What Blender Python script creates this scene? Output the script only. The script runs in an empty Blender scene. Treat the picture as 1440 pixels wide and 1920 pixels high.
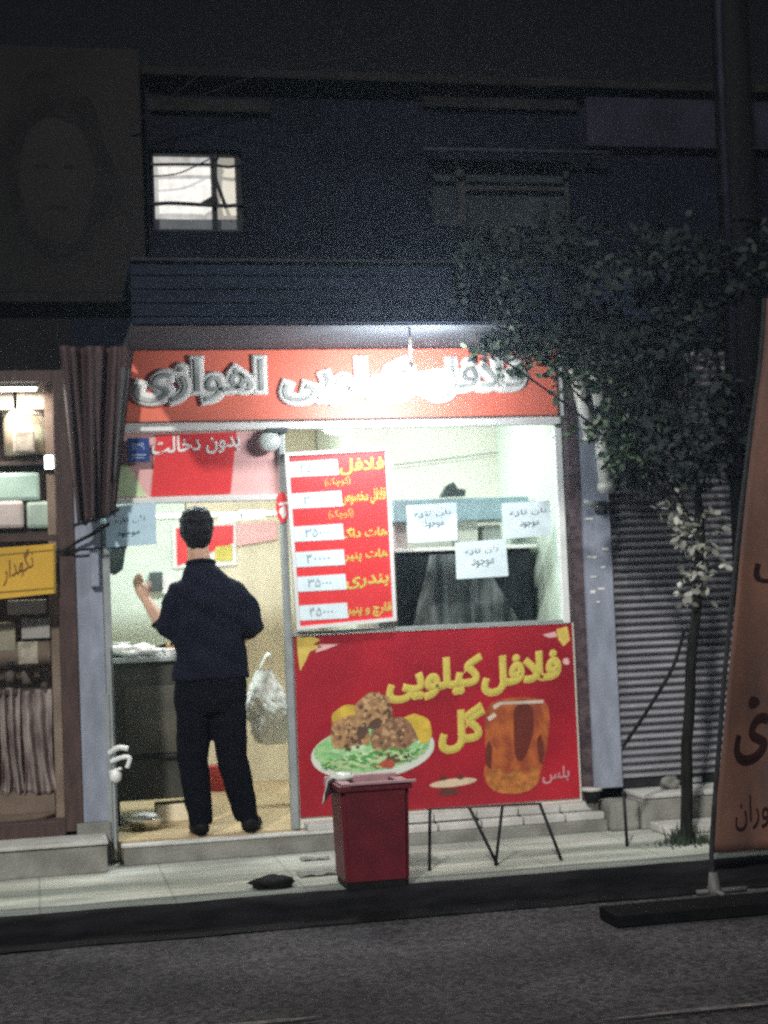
import bpy, bmesh, math, random, re
from mathutils import Vector, Matrix, noise
R = math.radians
random.seed(7)
SC = bpy.context.scene
COL = SC.collection

# ------------------------------------------------------------------ camera
FPX, PITCH, YAW, ROLL = 3000.0, R(3.0403), R(12.5464), R(-2.3732)
CAM = Vector((0.0, -8.6, 1.45))
fw = Vector((math.sin(YAW)*math.cos(PITCH), math.cos(YAW)*math.cos(PITCH), math.sin(PITCH)))
r0 = Vector((math.cos(YAW), -math.sin(YAW), 0)); u0 = r0.cross(fw)
rt = r0*math.cos(ROLL) + u0*math.sin(ROLL); up = -r0*math.sin(ROLL) + u0*math.cos(ROLL)
cd = bpy.data.cameras.new('camera'); cam = bpy.data.objects.new('camera', cd); COL.objects.link(cam)
M = Matrix((rt, up, -fw)).transposed().to_4x4(); M.translation = CAM; cam.matrix_world = M
cd.sensor_fit = 'HORIZONTAL'; cd.sensor_width = 36; cd.lens = 36*FPX/1440
cd.clip_start = 0.1; cd.clip_end = 500
cd.dof.use_dof = True; cd.dof.focus_distance = 5.3; cd.dof.aperture_fstop = 3.9
SC.camera = cam
# ------------------------------------------------------------------ world, sun, exposure
SUN_EL, SUN_AZ = R(36), R(-26)          # azimuth from the street side (-Y), negative = from the left
w = bpy.data.worlds.new('World'); SC.world = w; w.use_nodes = True
nt = w.node_tree; bg = nt.nodes['Background']
sky = nt.nodes.new('ShaderNodeTexSky'); sky.sky_type = 'NISHITA'; sky.sun_disc = False
sky.sun_elevation = SUN_EL; sky.sun_rotation = math.pi + SUN_AZ
nt.links.new(sky.outputs[0], bg.inputs[0]); bg.inputs[1].default_value = 0.0006
bg2 = nt.nodes.new('ShaderNodeBackground'); bg2.inputs[0].default_value = (1, .86, .76, 1); bg2.inputs[1].default_value = .0042
ad = nt.nodes.new('ShaderNodeAddShader'); out = nt.nodes['World Output']
nt.links.new(bg.outputs[0], ad.inputs[0]); nt.links.new(bg2.outputs[0], ad.inputs[1]); nt.links.new(ad.outputs[0], out.inputs[0])
sd = bpy.data.lights.new('street_glow', 'SUN'); sd.energy = 3.0; sd.angle = R(3); sd.color = (1, .96, .90)
so = bpy.data.objects.new('street_glow', sd); COL.objects.link(so)
to_sun = Vector((math.sin(SUN_AZ)*math.cos(SUN_EL), -math.cos(SUN_AZ)*math.cos(SUN_EL), math.sin(SUN_EL)))
so.rotation_euler = (-to_sun).to_track_quat('-Z', 'Y').to_euler(); so.location = (0, -6, 9)
SC.view_settings.view_transform = 'Standard'; SC.view_settings.look = 'None'
SC.view_settings.exposure = 0; SC.view_settings.gamma = 1
SC.cycles.use_denoising = False          # the photograph is a grainy night shot: keep the sensor-like grain
SC.cycles.filter_width = 1.9; SC.cycles.sample_clamp_indirect = 2.0

# ------------------------------------------------------------------ helpers
def at(x, y, Y=0.0):                     # where the sight line of a photo pixel meets the plane Y
    v = rt*((x-720)/FPX) - up*((y-960)/FPX) + fw
    return CAM + v*((Y-CAM.y)/v.y)
def atz(x, y, Z):
    v = rt*((x-720)/FPX) - up*((y-960)/FPX) + fw
    return CAM + v*((Z-CAM.z)/v.z)

def mat(name, col, rough=.7, metal=0, var=.25, scale=8, col2=None, bump=0, bscale=60, emit=None, spec=.5, stretch=(1,1,1), detail=6, sharp=None):
    m = bpy.data.materials.new(name); m.use_nodes = True
    n = m.node_tree.nodes; L = m.node_tree.links; b = n['Principled BSDF']
    b.inputs['Roughness'].default_value = rough; b.inputs['Metallic'].default_value = metal
    b.inputs['Specular IOR Level'].default_value = min(spec, .07) if max(col) < .05 else spec
    c = Vector(col)
    c2 = Vector(col2) if col2 else c*(1-var)
    tc = n.new('ShaderNodeTexCoord'); mp = n.new('ShaderNodeMapping'); mp.inputs['Scale'].default_value = stretch
    L.new(tc.outputs['Object'], mp.inputs[0])
    nz = n.new('ShaderNodeTexNoise'); nz.inputs['Scale'].default_value = scale; nz.inputs['Detail'].default_value = detail
    L.new(mp.outputs[0], nz.inputs['Vector'])
    rp = n.new('ShaderNodeValToRGB')
    lo, hi = sharp or (.36, .66)
    rp.color_ramp.elements[0].position = lo; rp.color_ramp.elements[1].position = hi
    rp.color_ramp.elements[0].color = (*c2, 1); rp.color_ramp.elements[1].color = (*c, 1)
    L.new(nz.outputs['Fac'], rp.inputs[0]); L.new(rp.outputs[0], b.inputs['Base Color'])
    if bump:
        n2 = n.new('ShaderNodeTexNoise'); n2.inputs['Scale'].default_value = bscale; n2.inputs['Detail'].default_value = 5
        L.new(mp.outputs[0], n2.inputs['Vector'])
        bp = n.new('ShaderNodeBump'); bp.inputs['Strength'].default_value = bump; bp.inputs['Distance'].default_value = .01
        L.new(n2.outputs['Fac'], bp.inputs['Height']); L.new(bp.outputs[0], b.inputs['Normal'])
    if emit:
        b.inputs['Emission Color'].default_value = (*emit[:3], 1); b.inputs['Emission Strength'].default_value = emit[3]
    return m
def glass_mat(name, tint=(.96,.99,.98), gloss=.9):
    m = bpy.data.materials.new(name); m.use_nodes = True
    n = m.node_tree.nodes; L = m.node_tree.links; n.remove(n['Principled BSDF'])
    t = n.new('ShaderNodeBsdfTransparent'); t.inputs[0].default_value = (*tint, 1)
    g = n.new('ShaderNodeBsdfGlossy'); g.inputs['Roughness'].default_value = .03; g.inputs[0].default_value = (gloss,gloss,gloss,1)
    nz = n.new('ShaderNodeTexNoise'); nz.inputs['Scale'].default_value = 3
    lw = n.new('ShaderNodeLayerWeight'); lw.inputs['Blend'].default_value = .5; pw = n.new('ShaderNodeMath'); pw.operation = 'POWER'; pw.inputs[1].default_value = 4; L.new(lw.outputs['Facing'], pw.inputs[0]); fr = n.new('ShaderNodeMath'); fr.operation = 'MULTIPLY_ADD'; fr.inputs[1].default_value = .5; fr.inputs[2].default_value = .03; L.new(pw.outputs[0], fr.inputs[0])
    bp = n.new('ShaderNodeBump'); bp.inputs['Strength'].default_value = .02; L.new(nz.outputs['Fac'], bp.inputs['Height']); L.new(bp.outputs[0], g.inputs['Normal'])
    x = n.new('ShaderNodeMixShader'); L.new(fr.outputs[0], x.inputs[0]); L.new(t.outputs[0], x.inputs[1]); L.new(g.outputs[0], x.inputs[2])
    L.new(x.outputs[0], n['Material Output'].inputs[0])
    return m

class MB:
    """collects shapes, in world coordinates, for one mesh object"""
    def __init__(s): s.v = []; s.f = []
    def add(s, vs, fs):
        k = len(s.v); s.v += [tuple(p) for p in vs]; s.f += [tuple(i+k for i in f) for f in fs]; return s
    def box(s, x0, x1, y0, y1, z0, z1, bev=0):
        if bev <= 0:
            vs = [(x,y,z) for x in (x0,x1) for y in (y0,y1) for z in (z0,z1)]
            return s.add(vs, [(0,1,3,2),(4,6,7,5),(0,4,5,1),(2,3,7,6),(0,2,6,4),(1,5,7,3)])
        bm = bmesh.new(); bmesh.ops.create_cube(bm, size=1)
        for v in bm.verts: v.co = Vector(((x0+x1)/2+v.co.x*(x1-x0), (y0+y1)/2+v.co.y*(y1-y0), (z0+z1)/2+v.co.z*(z1-z0)))
        bmesh.ops.bevel(bm, geom=bm.edges[:], offset=bev, segments=2, affect='EDGES', profile=.6)
        return s.bm(bm)
    def bm(s, bm, T=None):
        bm.verts.index_update()
        s.add([(T @ v.co if T else v.co) for v in bm.verts], [[v.index for v in f.verts] for f in bm.faces]); bm.free(); return s
    def tube(s, pts, rad, n=10, cap=True, squash=(1,1)):
        pts = [Vector(p) for p in pts]; rs = rad if isinstance(rad, (list,tuple)) else [rad]*len(pts)
        vs = []; prev = None
        for i, p in enumerate(pts):
            d = (pts[min(i+1,len(pts)-1)] - pts[max(i-1,0)]).normalized()
            if prev is None: a = d.orthogonal().normalized() if abs(d.z) > .9 or True else None
            else: a = (prev - d*prev.dot(d)).normalized()
            prev = a; b = d.cross(a)
            for k in range(n):
                t = 2*math.pi*k/n; vs.append(p + (a*math.cos(t)*squash[0] + b*math.sin(t)*squash[1])*rs[i])
        fs = [(i*n+k, i*n+(k+1)%n, (i+1)*n+(k+1)%n, (i+1)*n+k) for i in range(len(pts)-1) for k in range(n)]
        if cap: fs += [tuple(range(n-1,-1,-1)), tuple((len(pts)-1)*n+k for k in range(n))]
        return s.add(vs, fs)
    def rings(s, rg, n=20):                       # rg: (centre, rx, ry) horizontal ellipses
        vs = []
        for c, rx, ry in rg:
            for k in range(n):
                t = 2*math.pi*k/n; vs.append((c[0]+rx*math.cos(t), c[1]+ry*math.sin(t), c[2]))
        m = len(rg)
        fs = [(i*n+k, i*n+(k+1)%n, (i+1)*n+(k+1)%n, (i+1)*n+k) for i in range(m-1) for k in range(n)]
        fs += [tuple(range(n-1,-1,-1)), tuple((m-1)*n+k for k in range(n))]
        return s.add(vs, fs)
    def plate(s, pts, y, th=.002):                # polygon of (x,z) or vectors standing in the facade plane, front at y
        P = [((p[0], p[1]) if len(p) == 2 else (p[0], p[2])) for p in pts]; n = len(P)
        ar = sum(P[i][0]*P[(i+1)%n][1]-P[(i+1)%n][0]*P[i][1] for i in range(n))
        if ar < 0: P.reverse()
        vs = [(x, y, z) for x, z in P] + [(x, y+th, z) for x, z in P]
        fs = [tuple(range(n)), tuple(range(2*n-1, n-1, -1))] + [(i+n, (i+1)%n+n, (i+1)%n, i) for i in range(n)]
        return s.add(vs, fs)
    def disc(s, c, rx, rz, y, th=.002, n=28, wob=0, rot=0):
        pts = []
        for k in range(n):
            t = 2*math.pi*k/n; q = 1+wob*noise.noise((math.cos(t)*1.7+c[0]*9, math.sin(t)*1.7, c[2]*11))
            x, z = rx*math.cos(t)*q, rz*math.sin(t)*q
            pts.append((c[0]+x*math.cos(rot)-z*math.sin(rot), c[2]+x*math.sin(rot)+z*math.cos(rot)))
        return s.plate(pts, y, th)
    def ball(s, c, rx, ry=None, rz=None, seg=16, wob=0):
        ry = ry or rx; rz = rz or rx
        bm = bmesh.new(); bmesh.ops.create_uvsphere(bm, u_segments=seg, v_segments=seg//2+2, radius=1)
        for v in bm.verts:
            q = 1+wob*noise.noise(v.co*2+Vector(c)*5); v.co = Vector((c[0]+v.co.x*rx*q, c[1]+v.co.y*ry*q, c[2]+v.co.z*rz*q))
        return s.bm(bm)
    def grid(s, fn, nu, nv):                      # fn(u,v) -> point
        vs = [fn(i/nu, j/nv) for i in range(nu+1) for j in range(nv+1)]
        return s.add(vs, [(i*(nv+1)+j, (i+1)*(nv+1)+j, (i+1)*(nv+1)+j+1, i*(nv+1)+j+1) for i in range(nu) for j in range(nv)])
    def mesh(s, name, loc=(0,0,0), smooth=False):
        me = bpy.data.meshes.new(name); me.from_pydata([(x-loc[0], y-loc[1], z-loc[2]) for x, y, z in s.v], [], s.f); me.update()
        if smooth: me.polygons.foreach_set('use_smooth', [True]*len(me.polygons))
        return me

LOC = {}
def thing(name, label, cat, loc, group=None):
    o = bpy.data.objects.new(name, None); o.empty_display_size = .1; COL.objects.link(o); o.location = loc
    o['label'] = label; o['category'] = cat
    if group: o['group'] = group
    LOC[o.name] = Vector(loc); return o
def part(name, mb, m, parent, smooth=False, label=None, solid=0, stuff=False):
    loc = LOC[parent.name]; o = bpy.data.objects.new(name, mb.mesh(name, loc, smooth)); COL.objects.link(o); o.parent = parent
    o.data.materials.append(m); LOC[o.name] = loc
    if label: o['label'] = label
    if solid:
        md = o.modifiers.new('thickness', 'SOLIDIFY'); md.thickness = solid
    if stuff: o['kind'] = 'stuff'
    return o
def single(name, mb, m, label, cat, loc, group=None, smooth=False, solid=0):
    o = bpy.data.objects.new(name, mb.mesh(name, loc, smooth)); COL.objects.link(o); o.location = loc
    o.data.materials.append(m); o['label'] = label; o['category'] = cat
    if group: o['group'] = group
    if solid:
        md = o.modifiers.new('thickness', 'SOLIDIFY'); md.thickness = solid
    LOC[o.name] = Vector(loc); return o
def struct(name, mb, m, smooth=False):
    o = bpy.data.objects.new(name, mb.mesh(name, (0,0,0), smooth)); COL.objects.link(o); o.data.materials.append(m)
    o['kind'] = 'structure'; LOC[o.name] = Vector(); return o

# ---- Persian lettering: joined letter forms, right to left
FM = {'ا':(0xFE8D,0xFE8E,0,0),'ب':(0xFE8F,0xFE90,0xFE91,0xFE92),'ت':(0xFE95,0xFE96,0xFE97,0xFE98),'خ':(0xFEA5,0xFEA6,0xFEA7,0xFEA8),
'د':(0xFEA9,0xFEAA,0,0),'ر':(0xFEAD,0xFEAE,0,0),'ز':(0xFEAF,0xFEB0,0,0),'س':(0xFEB1,0xFEB2,0xFEB3,0xFEB4),'ص':(0xFEB9,0xFEBA,0xFEBB,0xFEBC),
'ف':(0xFED1,0xFED2,0xFED3,0xFED4),'ق':(0xFED5,0xFED6,0xFED7,0xFED8),'ک':(0xFB8E,0xFB8F,0xFB90,0xFB91),'گ':(0xFB92,0xFB93,0xFB94,0xFB95),
'ل':(0xFEDD,0xFEDE,0xFEDF,0xFEE0),'م':(0xFEE1,0xFEE2,0xFEE3,0xFEE4),'ن':(0xFEE5,0xFEE6,0xFEE7,0xFEE8),'و':(0xFEED,0xFEEE,0,0),
'ه':(0xFEE9,0xFEEA,0xFEEB,0xFEEC),'ی':(0xFBFC,0xFBFD,0xFBFE,0xFBFF),'چ':(0xFB7A,0xFB7B,0xFB7C,0xFB7D),'پ':(0xFB56,0xFB57,0xFB58,0xFB59),'ج':(0xFE9D,0xFE9E,0xFE9F,0xFEA0)}
LAM = '\uFEFB'
def shape(s):
    s = s.replace('لا', LAM); o = []
    for i, c in enumerate(s):
        p = s[i-1] if i else ' '; q = s[i+1] if i+1 < len(s) else ' '
        jp = p in FM and FM[p][2]
        if c == LAM: o.append(chr(0xFEFC if jp else 0xFEFB)); continue
        if c not in FM: o.append(c); continue
        jq = (q in FM or q == LAM) and FM[c][2]
        o.append(chr(FM[c][3 if jp and jq else 1 if jp else 2 if jq else 0]))
    t = ''.join(reversed(o))
    t = re.sub('[۰-۹]+', lambda m: m.group()[::-1], t)
    return t.translate({40: 41, 41: 40})
_tc = {}
def smooth2(pts, sub=5):                    # closed outline rounded off
    n = len(pts); o = []
    for i in range(n):
        p0, p1, p2, p3 = pts[i-1], pts[i], pts[(i+1)%n], pts[(i+2)%n]
        for j in range(sub):
            t = j/sub; o.append(.5*((2*p1)+(p2-p0)*t+(2*p0-5*p1+4*p2-p3)*t*t+(3*p1-p0-3*p2+p3)*t**3))
    return o
def text_geo(s, bold):
    if (s, bold) in _tc: return _tc[(s, bold)]
    c = bpy.data.curves.new('lettering', 'FONT'); c.body = shape(s); c.size = 1; c.resolution_u = 4
    c.bevel_depth = bold; c.bevel_resolution = 1; c.extrude = .01
    o = bpy.data.objects.new('lettering', c); COL.objects.link(o)
    dg = bpy.context.evaluated_depsgraph_get(); dg.update()
    me = bpy.data.meshes.new_from_object(o.evaluated_get(dg))
    vs = [v.co.copy() for v in me.vertices]; fs = [tuple(p.vertices) for p in me.polygons]
    # lift neighbouring letters by different hair breadths, so that no two faces share a plane
    par = list(range(len(vs)))
    def find(a):
        while par[a] != a: par[a] = par[par[a]]; a = par[a]
        return a
    for f in fs:
        for a in f[1:]: par[find(a)] = find(f[0])
    isl = {}
    for i in range(len(vs)): isl.setdefault(find(i), []).append(i)
    for k, ids in enumerate(sorted(isl.values(), key=lambda q: min(vs[i].x for i in q))):
        for i in ids: vs[i].z += (k % 4)*.006
    bpy.data.objects.remove(o); bpy.data.curves.remove(c); bpy.data.meshes.remove(me)
    _tc[(s, bold)] = (vs, fs); return vs, fs
def text(mb, s, bl, br, tl, y, bold=.03, depth=.004):
    """letters filling the parallelogram bl-br-tl (points in the facade plane), standing out of plane y towards the street"""
    vs, fs = text_geo(s, bold)
    x0, x1 = min(v.x for v in vs), max(v.x for v in vs); y0, y1 = min(v.y for v in vs), max(v.y for v in vs)
    z0, z1 = min(v.z for v in vs), max(v.z for v in vs)
    bl, ex, ey = Vector(bl), Vector(br)-Vector(bl), Vector(tl)-Vector(bl)
    o = []
    for v in vs:
        p = bl + ex*((v.x-x0)/(x1-x0)) + ey*((v.y-y0)/(y1-y0)); o.append((p.x, y-depth*(v.z-z0)/(z1-z0), p.z))
    return mb.add(o, fs)
def ptext(mb, s, l, r_, top, bot_l, bot_r, Y, y=None, bold=.03, depth=.004):    # box given by its pixels on plane Y
    return text(mb, s, at(l, bot_l, Y), at(r_, bot_r, Y), at(l, top, Y), Y if y is None else y, bold, depth)

# ------------------------------------------------------------------ materials
def road_mat():
    m = mat('asphalt', (.078,.075,.083), .85, var=.55, scale=1.3, spec=.25, bump=1.0, bscale=150)
    n = m.node_tree.nodes; L = m.node_tree.links; b = n['Principled BSDF']; old = b.inputs['Base Color'].links[0].from_socket
    tc = [q for q in n if q.type == 'TEX_COORD'][0]
    v = n.new('ShaderNodeTexVoronoi'); v.inputs['Scale'].default_value = 52; v.inputs['Randomness'].default_value = 1; L.new(tc.outputs['Object'], v.inputs['Vector'])
    r = n.new('ShaderNodeValToRGB'); r.color_ramp.elements[0].color = (.42,.42,.43,1); r.color_ramp.elements[1].color = (1.6,1.57,1.56,1); r.color_ramp.elements[0].position = .15; r.color_ramp.elements[1].position = .95
    L.new(v.outputs['Color'], r.inputs[0])
    x = n.new('ShaderNodeMix'); x.data_type = 'RGBA'; x.blend_type = 'MULTIPLY'; x.inputs['Factor'].default_value = 1
    L.new(old, x.inputs['A']); L.new(r.outputs[0], x.inputs['B']); L.new(x.outputs['Result'], b.inputs['Base Color'])
    return m
m_asph = road_mat()
def pave_mat():
    m = mat('pavement_stone', (.54,.56,.52), .75, col2=(.29,.31,.29), scale=3.2, bump=.8, bscale=40, stretch=(.6,2.2,1))
    n = m.node_tree.nodes; L = m.node_tree.links; b = n['Principled BSDF']; old = b.inputs['Base Color'].links[0].from_socket
    tc = [q for q in n if q.type == 'TEX_COORD'][0]
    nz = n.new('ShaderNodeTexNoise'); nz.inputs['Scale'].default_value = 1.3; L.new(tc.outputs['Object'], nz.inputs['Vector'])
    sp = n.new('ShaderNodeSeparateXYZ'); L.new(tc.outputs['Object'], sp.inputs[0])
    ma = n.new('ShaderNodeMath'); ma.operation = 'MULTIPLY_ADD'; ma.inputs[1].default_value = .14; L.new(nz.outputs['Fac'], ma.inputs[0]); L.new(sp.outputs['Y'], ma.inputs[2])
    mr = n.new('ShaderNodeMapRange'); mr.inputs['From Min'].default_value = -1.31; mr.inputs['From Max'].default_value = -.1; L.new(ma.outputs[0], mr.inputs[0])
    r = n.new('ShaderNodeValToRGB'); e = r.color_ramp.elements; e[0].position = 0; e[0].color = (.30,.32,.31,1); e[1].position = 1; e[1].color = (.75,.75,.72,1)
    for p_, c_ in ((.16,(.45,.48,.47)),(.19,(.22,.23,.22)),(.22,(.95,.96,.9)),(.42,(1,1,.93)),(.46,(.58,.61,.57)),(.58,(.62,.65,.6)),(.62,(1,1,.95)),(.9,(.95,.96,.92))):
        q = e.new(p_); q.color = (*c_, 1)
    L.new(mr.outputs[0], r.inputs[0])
    w1 = n.new('ShaderNodeMath'); w1.operation = 'PINGPONG'; w1.inputs[1].default_value = .30; L.new(sp.outputs['X'], w1.inputs[0])
    w2 = n.new('ShaderNodeMath'); w2.operation = 'GREATER_THAN'; w2.inputs[1].default_value = .006; L.new(w1.outputs[0], w2.inputs[0])
    w3 = n.new('ShaderNodeMath'); w3.operation = 'MULTIPLY_ADD'; w3.inputs[1].default_value = .28; w3.inputs[2].default_value = .72; L.new(w2.outputs[0], w3.inputs[0])
    xj = n.new('ShaderNodeMix'); xj.data_type = 'RGBA'; xj.blend_type = 'MULTIPLY'; xj.inputs['Factor'].default_value = 1; L.new(old, xj.inputs['A']); L.new(w3.outputs[0], xj.inputs['B']); old = xj.outputs['Result']
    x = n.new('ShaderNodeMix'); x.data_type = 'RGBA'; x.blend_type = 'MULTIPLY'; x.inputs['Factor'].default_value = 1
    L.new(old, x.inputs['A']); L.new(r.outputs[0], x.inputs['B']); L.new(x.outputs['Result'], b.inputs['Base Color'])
    return m
m_pave = pave_mat()
m_dirt = mat('wet_dirt', (.012,.0115,.012), .7, var=.5, scale=7, bump=.6)
m_kerb = mat('dark_kerb', (.016,.0155,.018), .85, var=.6, scale=6, bump=.5, stretch=(.6,3,3))
m_conc = mat('concrete', (.27,.27,.245), .9, var=.4, scale=6, bump=.5, bscale=70)
m_white_stone = mat('pale_stone', (.56,.56,.53), .7, var=.3, scale=6, bump=.3)
m_navy = mat('veil_blue_wall', (.005,.0065,.013), .85, var=.45, scale=3, bump=.3, bscale=30)  # bluish veil of lens flare is put into this dark colour
m_brownwall = mat('brown_wall', (.009,.008,.0085), .9, var=.4, scale=3, bump=.3)
m_canopy = mat('canopy_sheet', (.016,.022,.042), .6, metal=0, spec=.2, var=.4, scale=4, stretch=(.5,3,6))
m_soffit = mat('soffit', (.065,.08,.10), .7, var=.35, scale=4)
m_pillar = mat('bluegrey_plaster', (.30,.335,.42), .8, var=.28, scale=7, bump=.25, stretch=(2,2,.7))
m_purple = mat('purple_panel', (.017,.017,.028), .8, var=.4, scale=5)
m_dim = mat('dim_panel', (.014,.0135,.013), .8, var=.5, scale=6)
m_shutter = mat('shutter_steel', (.33,.33,.365), .55, metal=.1, var=.35, scale=6, stretch=(.6,1,3))
m_mint = mat('mint_wall', (.70,.80,.70), .6, var=.08, scale=4)
m_cream = mat('cream_wall', (.80,.80,.70), .6, var=.08, scale=4)
m_beige = mat('beige_panel', (.76,.68,.50), .6, var=.15, scale=4, stretch=(3,3,.6))
m_floor = mat('tan_floor', (.46,.35,.20), .5, var=.2, scale=6)
m_alu = mat('white_aluminium', (.78,.80,.80), .4, var=.1, scale=9)
m_grey_alu = mat('grey_aluminium', (.40,.44,.45), .45, metal=.3, var=.2, scale=9)
m_signred = mat('orange_red_board', (.86,.20,.13), .45, var=.14, scale=3)
m_red = mat('red_vinyl', (.74,.045,.05), .45, var=.12, scale=4)
m_posterred = mat('poster_red', (.44,.018,.032), .38, col2=(.27,.012,.024), scale=2.2, bump=.25, bscale=3)
m_pink = mat('pink_vinyl', (.80,.46,.45), .5, var=.1, scale=5)
m_dimmetal = mat('dim_metal', (.03,.034,.042), .6, var=.4, scale=6)
m_white = mat('white_paint', (.82,.82,.80), .5, var=.08, scale=10)
m_darkgrey = mat('dark_grey_paint', (.06,.08,.08), .6, var=.3, scale=20)
m_yellow = mat('yellow_ink', (.64,.55,.11), .55, var=.15, scale=20)
m_gold = mat('gold_ink', (.74,.55,.12), .55, var=.2, scale=25)
m_paper = mat('white_paper', (.70,.84,.90), .8, var=.08, scale=7)
m_bluepaper = mat('blue_paper', (.52,.72,.84), .8, var=.08, scale=7)
m_ink = mat('grey_ink', (.07,.10,.12), .8, var=.3, scale=40)
m_bluesign = mat('blue_enamel', (.03,.06,.24), .4, var=.3, scale=20)
m_glass = glass_mat('window_glass')
m_black = mat('black_rubber', (.014,.013,.014), .6, var=.4, scale=12)
m_blackmetal = mat('black_metal', (.03,.03,.033), .5, var=.4, scale=20)
m_binred = mat('dark_red_plastic', (.115,.007,.015), .5, var=.3, scale=9)
m_binrim = mat('pinkish_rim_plastic', (.42,.25,.27), .5, var=.2, scale=15)
m_bag = mat('thin_plastic', (.72,.78,.74), .35, var=.15, scale=14)
m_bark = mat('bark', (.022,.023,.020), .9, var=.5, scale=14, bump=.8, stretch=(3,3,.6))
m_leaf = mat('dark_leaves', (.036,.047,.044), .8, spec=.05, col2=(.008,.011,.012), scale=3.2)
m_leaf2 = mat('lit_leaves_tint', (.40,.41,.36), .6, var=.65, scale=11)  # light falling on the lower leaves is put into this pale tint
m_grass = mat('weeds', (.03,.05,.028), .7, var=.5, scale=12)
m_tarp = mat('maroon_tarp', (.060,.030,.033), .7, var=.5, scale=4, stretch=(6,6,1))
m_brown = mat('brown_frame', (.075,.042,.038), .6, var=.45, scale=8, stretch=(4,4,.7))
m_flag = mat('tan_banner_cloth', (.145,.067,.043), .75, col2=(.06,.03,.025), scale=2.6, stretch=(1.4,1.4,.7))
m_flagink = mat('maroon_ink', (.022,.008,.008), .8, var=.3, scale=20)
m_pole = mat('pole_steel', (.006,.0072,.0075), .8, metal=0, spec=.15, var=.4, scale=5, stretch=(3,3,.5))
m_pipe = mat('white_pvc', (.66,.68,.64), .5, var=.22, scale=7, stretch=(3,3,.6))
m_lampw = mat('lamp_white', (.9,.9,.9), .5, var=.02, emit=(.97,1,1,118))
m_tube = mat('tube_white', (.9,.9,.9), .5, var=.02, emit=(1,.98,.93,4.5))
m_ceil = mat('ceiling_lamp_glass', (.9,.9,.9), .5, var=.02, emit=(.93,1,.97,6))
m_lampsocket = mat('lamp_socket', (.6,.6,.6), .5)

# ------------------------------------------------------------------ the setting
PZ, PY, GY = .12, -1.38, -1.405           # pavement height, kerb line, far lip of the gutter
struct('road', MB().grid(lambda u, v: (-25+u*60, -25+v*(25+GY), .010*noise.noise((u*30, v*25, 0)) if v < .999 else 0), 120, 50), m_asph, True)
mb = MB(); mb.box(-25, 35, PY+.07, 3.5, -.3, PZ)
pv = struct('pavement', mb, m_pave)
mb = MB()
def kerbf(u, v):                           # broken, near-black kerb: face, worn edge, top
    X = -12+u*30; e = .022*noise.noise((X*2.3, 1, 0))+.012*noise.noise((X*9, 3, 0)); h = .012*noise.noise((X*3.1, 6, 0))
    return [(X, PY-.01+e*.4, -.2), (X, PY+e*.6, .02), (X, PY+e, PZ-.03+h), (X, PY+.02+e, PZ-.006+h), (X, PY+.05+e, PZ+.006+h*.3), (X, PY+.085+e*1.4, PZ-.02)][round(v*5)]
mb.grid(kerbf, 900, 5)
struct('kerb', mb, m_kerb, True)
mb = MB(); mb.grid(lambda u, v: (-12+u*30, GY-.10-.05*noise.noise((u*60, 2, 2))+v*(.11+.05*noise.noise((u*60, 2, 2))), .006+v*.018+.006*noise.noise((u*160, v*3, 4))), 400, 4)
struct('gutter', mb, m_dirt, True)
mb = MB(); mb.box(-28, 38, -28, 12, -.42, -.35); struct('ground', mb, m_dirt)
mb = MB()
for a, b, yy in ((1.75, 3.9, -3.46), (.05, .95, -3.07), (4.6, 7.5, -3.46)):
    mb.grid(lambda u, v: (a+u*(b-a), yy+(v-.5)*.04*min(1, 6*u, 6*(1-u))+.01*noise.noise((u*7, v, a)), .017), 24, 2)
m_line = mat('worn_road_paint', (.17,.15,.14), .8, col2=(.06,.056,.058), scale=22, sharp=(.42,.7))
struct('road_marking', mb, m_line)

# ------------------------------------------------------------------ main building
B = thing('shop_building', 'dark two storey building with a bright open food shop on its ground floor', 'building', (1.7, 0, .12))
WX0, WX1 = .25, 4.6
DX0, DX1, WN1 = .415, 1.345, 2.945       # door opening, window right edge
FZ, HZ = .225, 2.82                        # shop floor, head of the shop opening
mb = MB()
ux0, ux1, uz0, uz1 = .69, 1.20, 3.475, 3.93       # lit upper window
vx0, vx1, vz0, vz1 = 2.25, 3.10, 3.52, 3.90       # dark upper window
mb.box(WX0, ux0, 0, .25, HZ, 4.3); mb.box(ux0, ux1, 0, .25, HZ, uz0); mb.box(ux0, ux1, 0, .25, uz1, 4.3)
mb.box(ux1, vx0, 0, .25, HZ, 4.3); mb.box(vx0, vx1, 0, .25, HZ, vz0); mb.box(vx0, vx1, 0, .25, vz1, 4.3); mb.box(vx1, 9, 0, .25, HZ, 4.3)
mb.box(WX0, 9, .25, 7, HZ+.03, HZ+.2); mb.box(WX0, WX0+.1, .25, 7, HZ+.2, 4.3); mb.box(8.8, 9, .25, 7, HZ+.2, 4.3); mb.box(WX0, 9, 7, 7.2, .12, 4.3); mb.box(WX0, 9, .25, 7, 4.1, 4.27)
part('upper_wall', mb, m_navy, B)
mb = MB(); mb.box(.66, 9.1, -.10, .35, 4.302, 4.35, .008); part('roof_edge', mb, m_dim, B)
mb = MB()
n = 30; x0c, x1c = .52, 3.35
for i in range(9):                         # folded sheet fascia, horizontal ribs
    z = 2.83+i*.034; mb.box(x0c, x1c, -.80-(.008 if i % 2 else 0), -.77, z+.001, z+.033)
mb.box(x0c, x1c, -.768, -.002, 3.10, 3.135)
part('canopy', mb, m_canopy, B)
mb = MB(); mb.box(x0c, x1c, -.768, -.002, 2.822, 2.85); part('canopy_soffit', mb, m_soffit, B)
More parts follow.
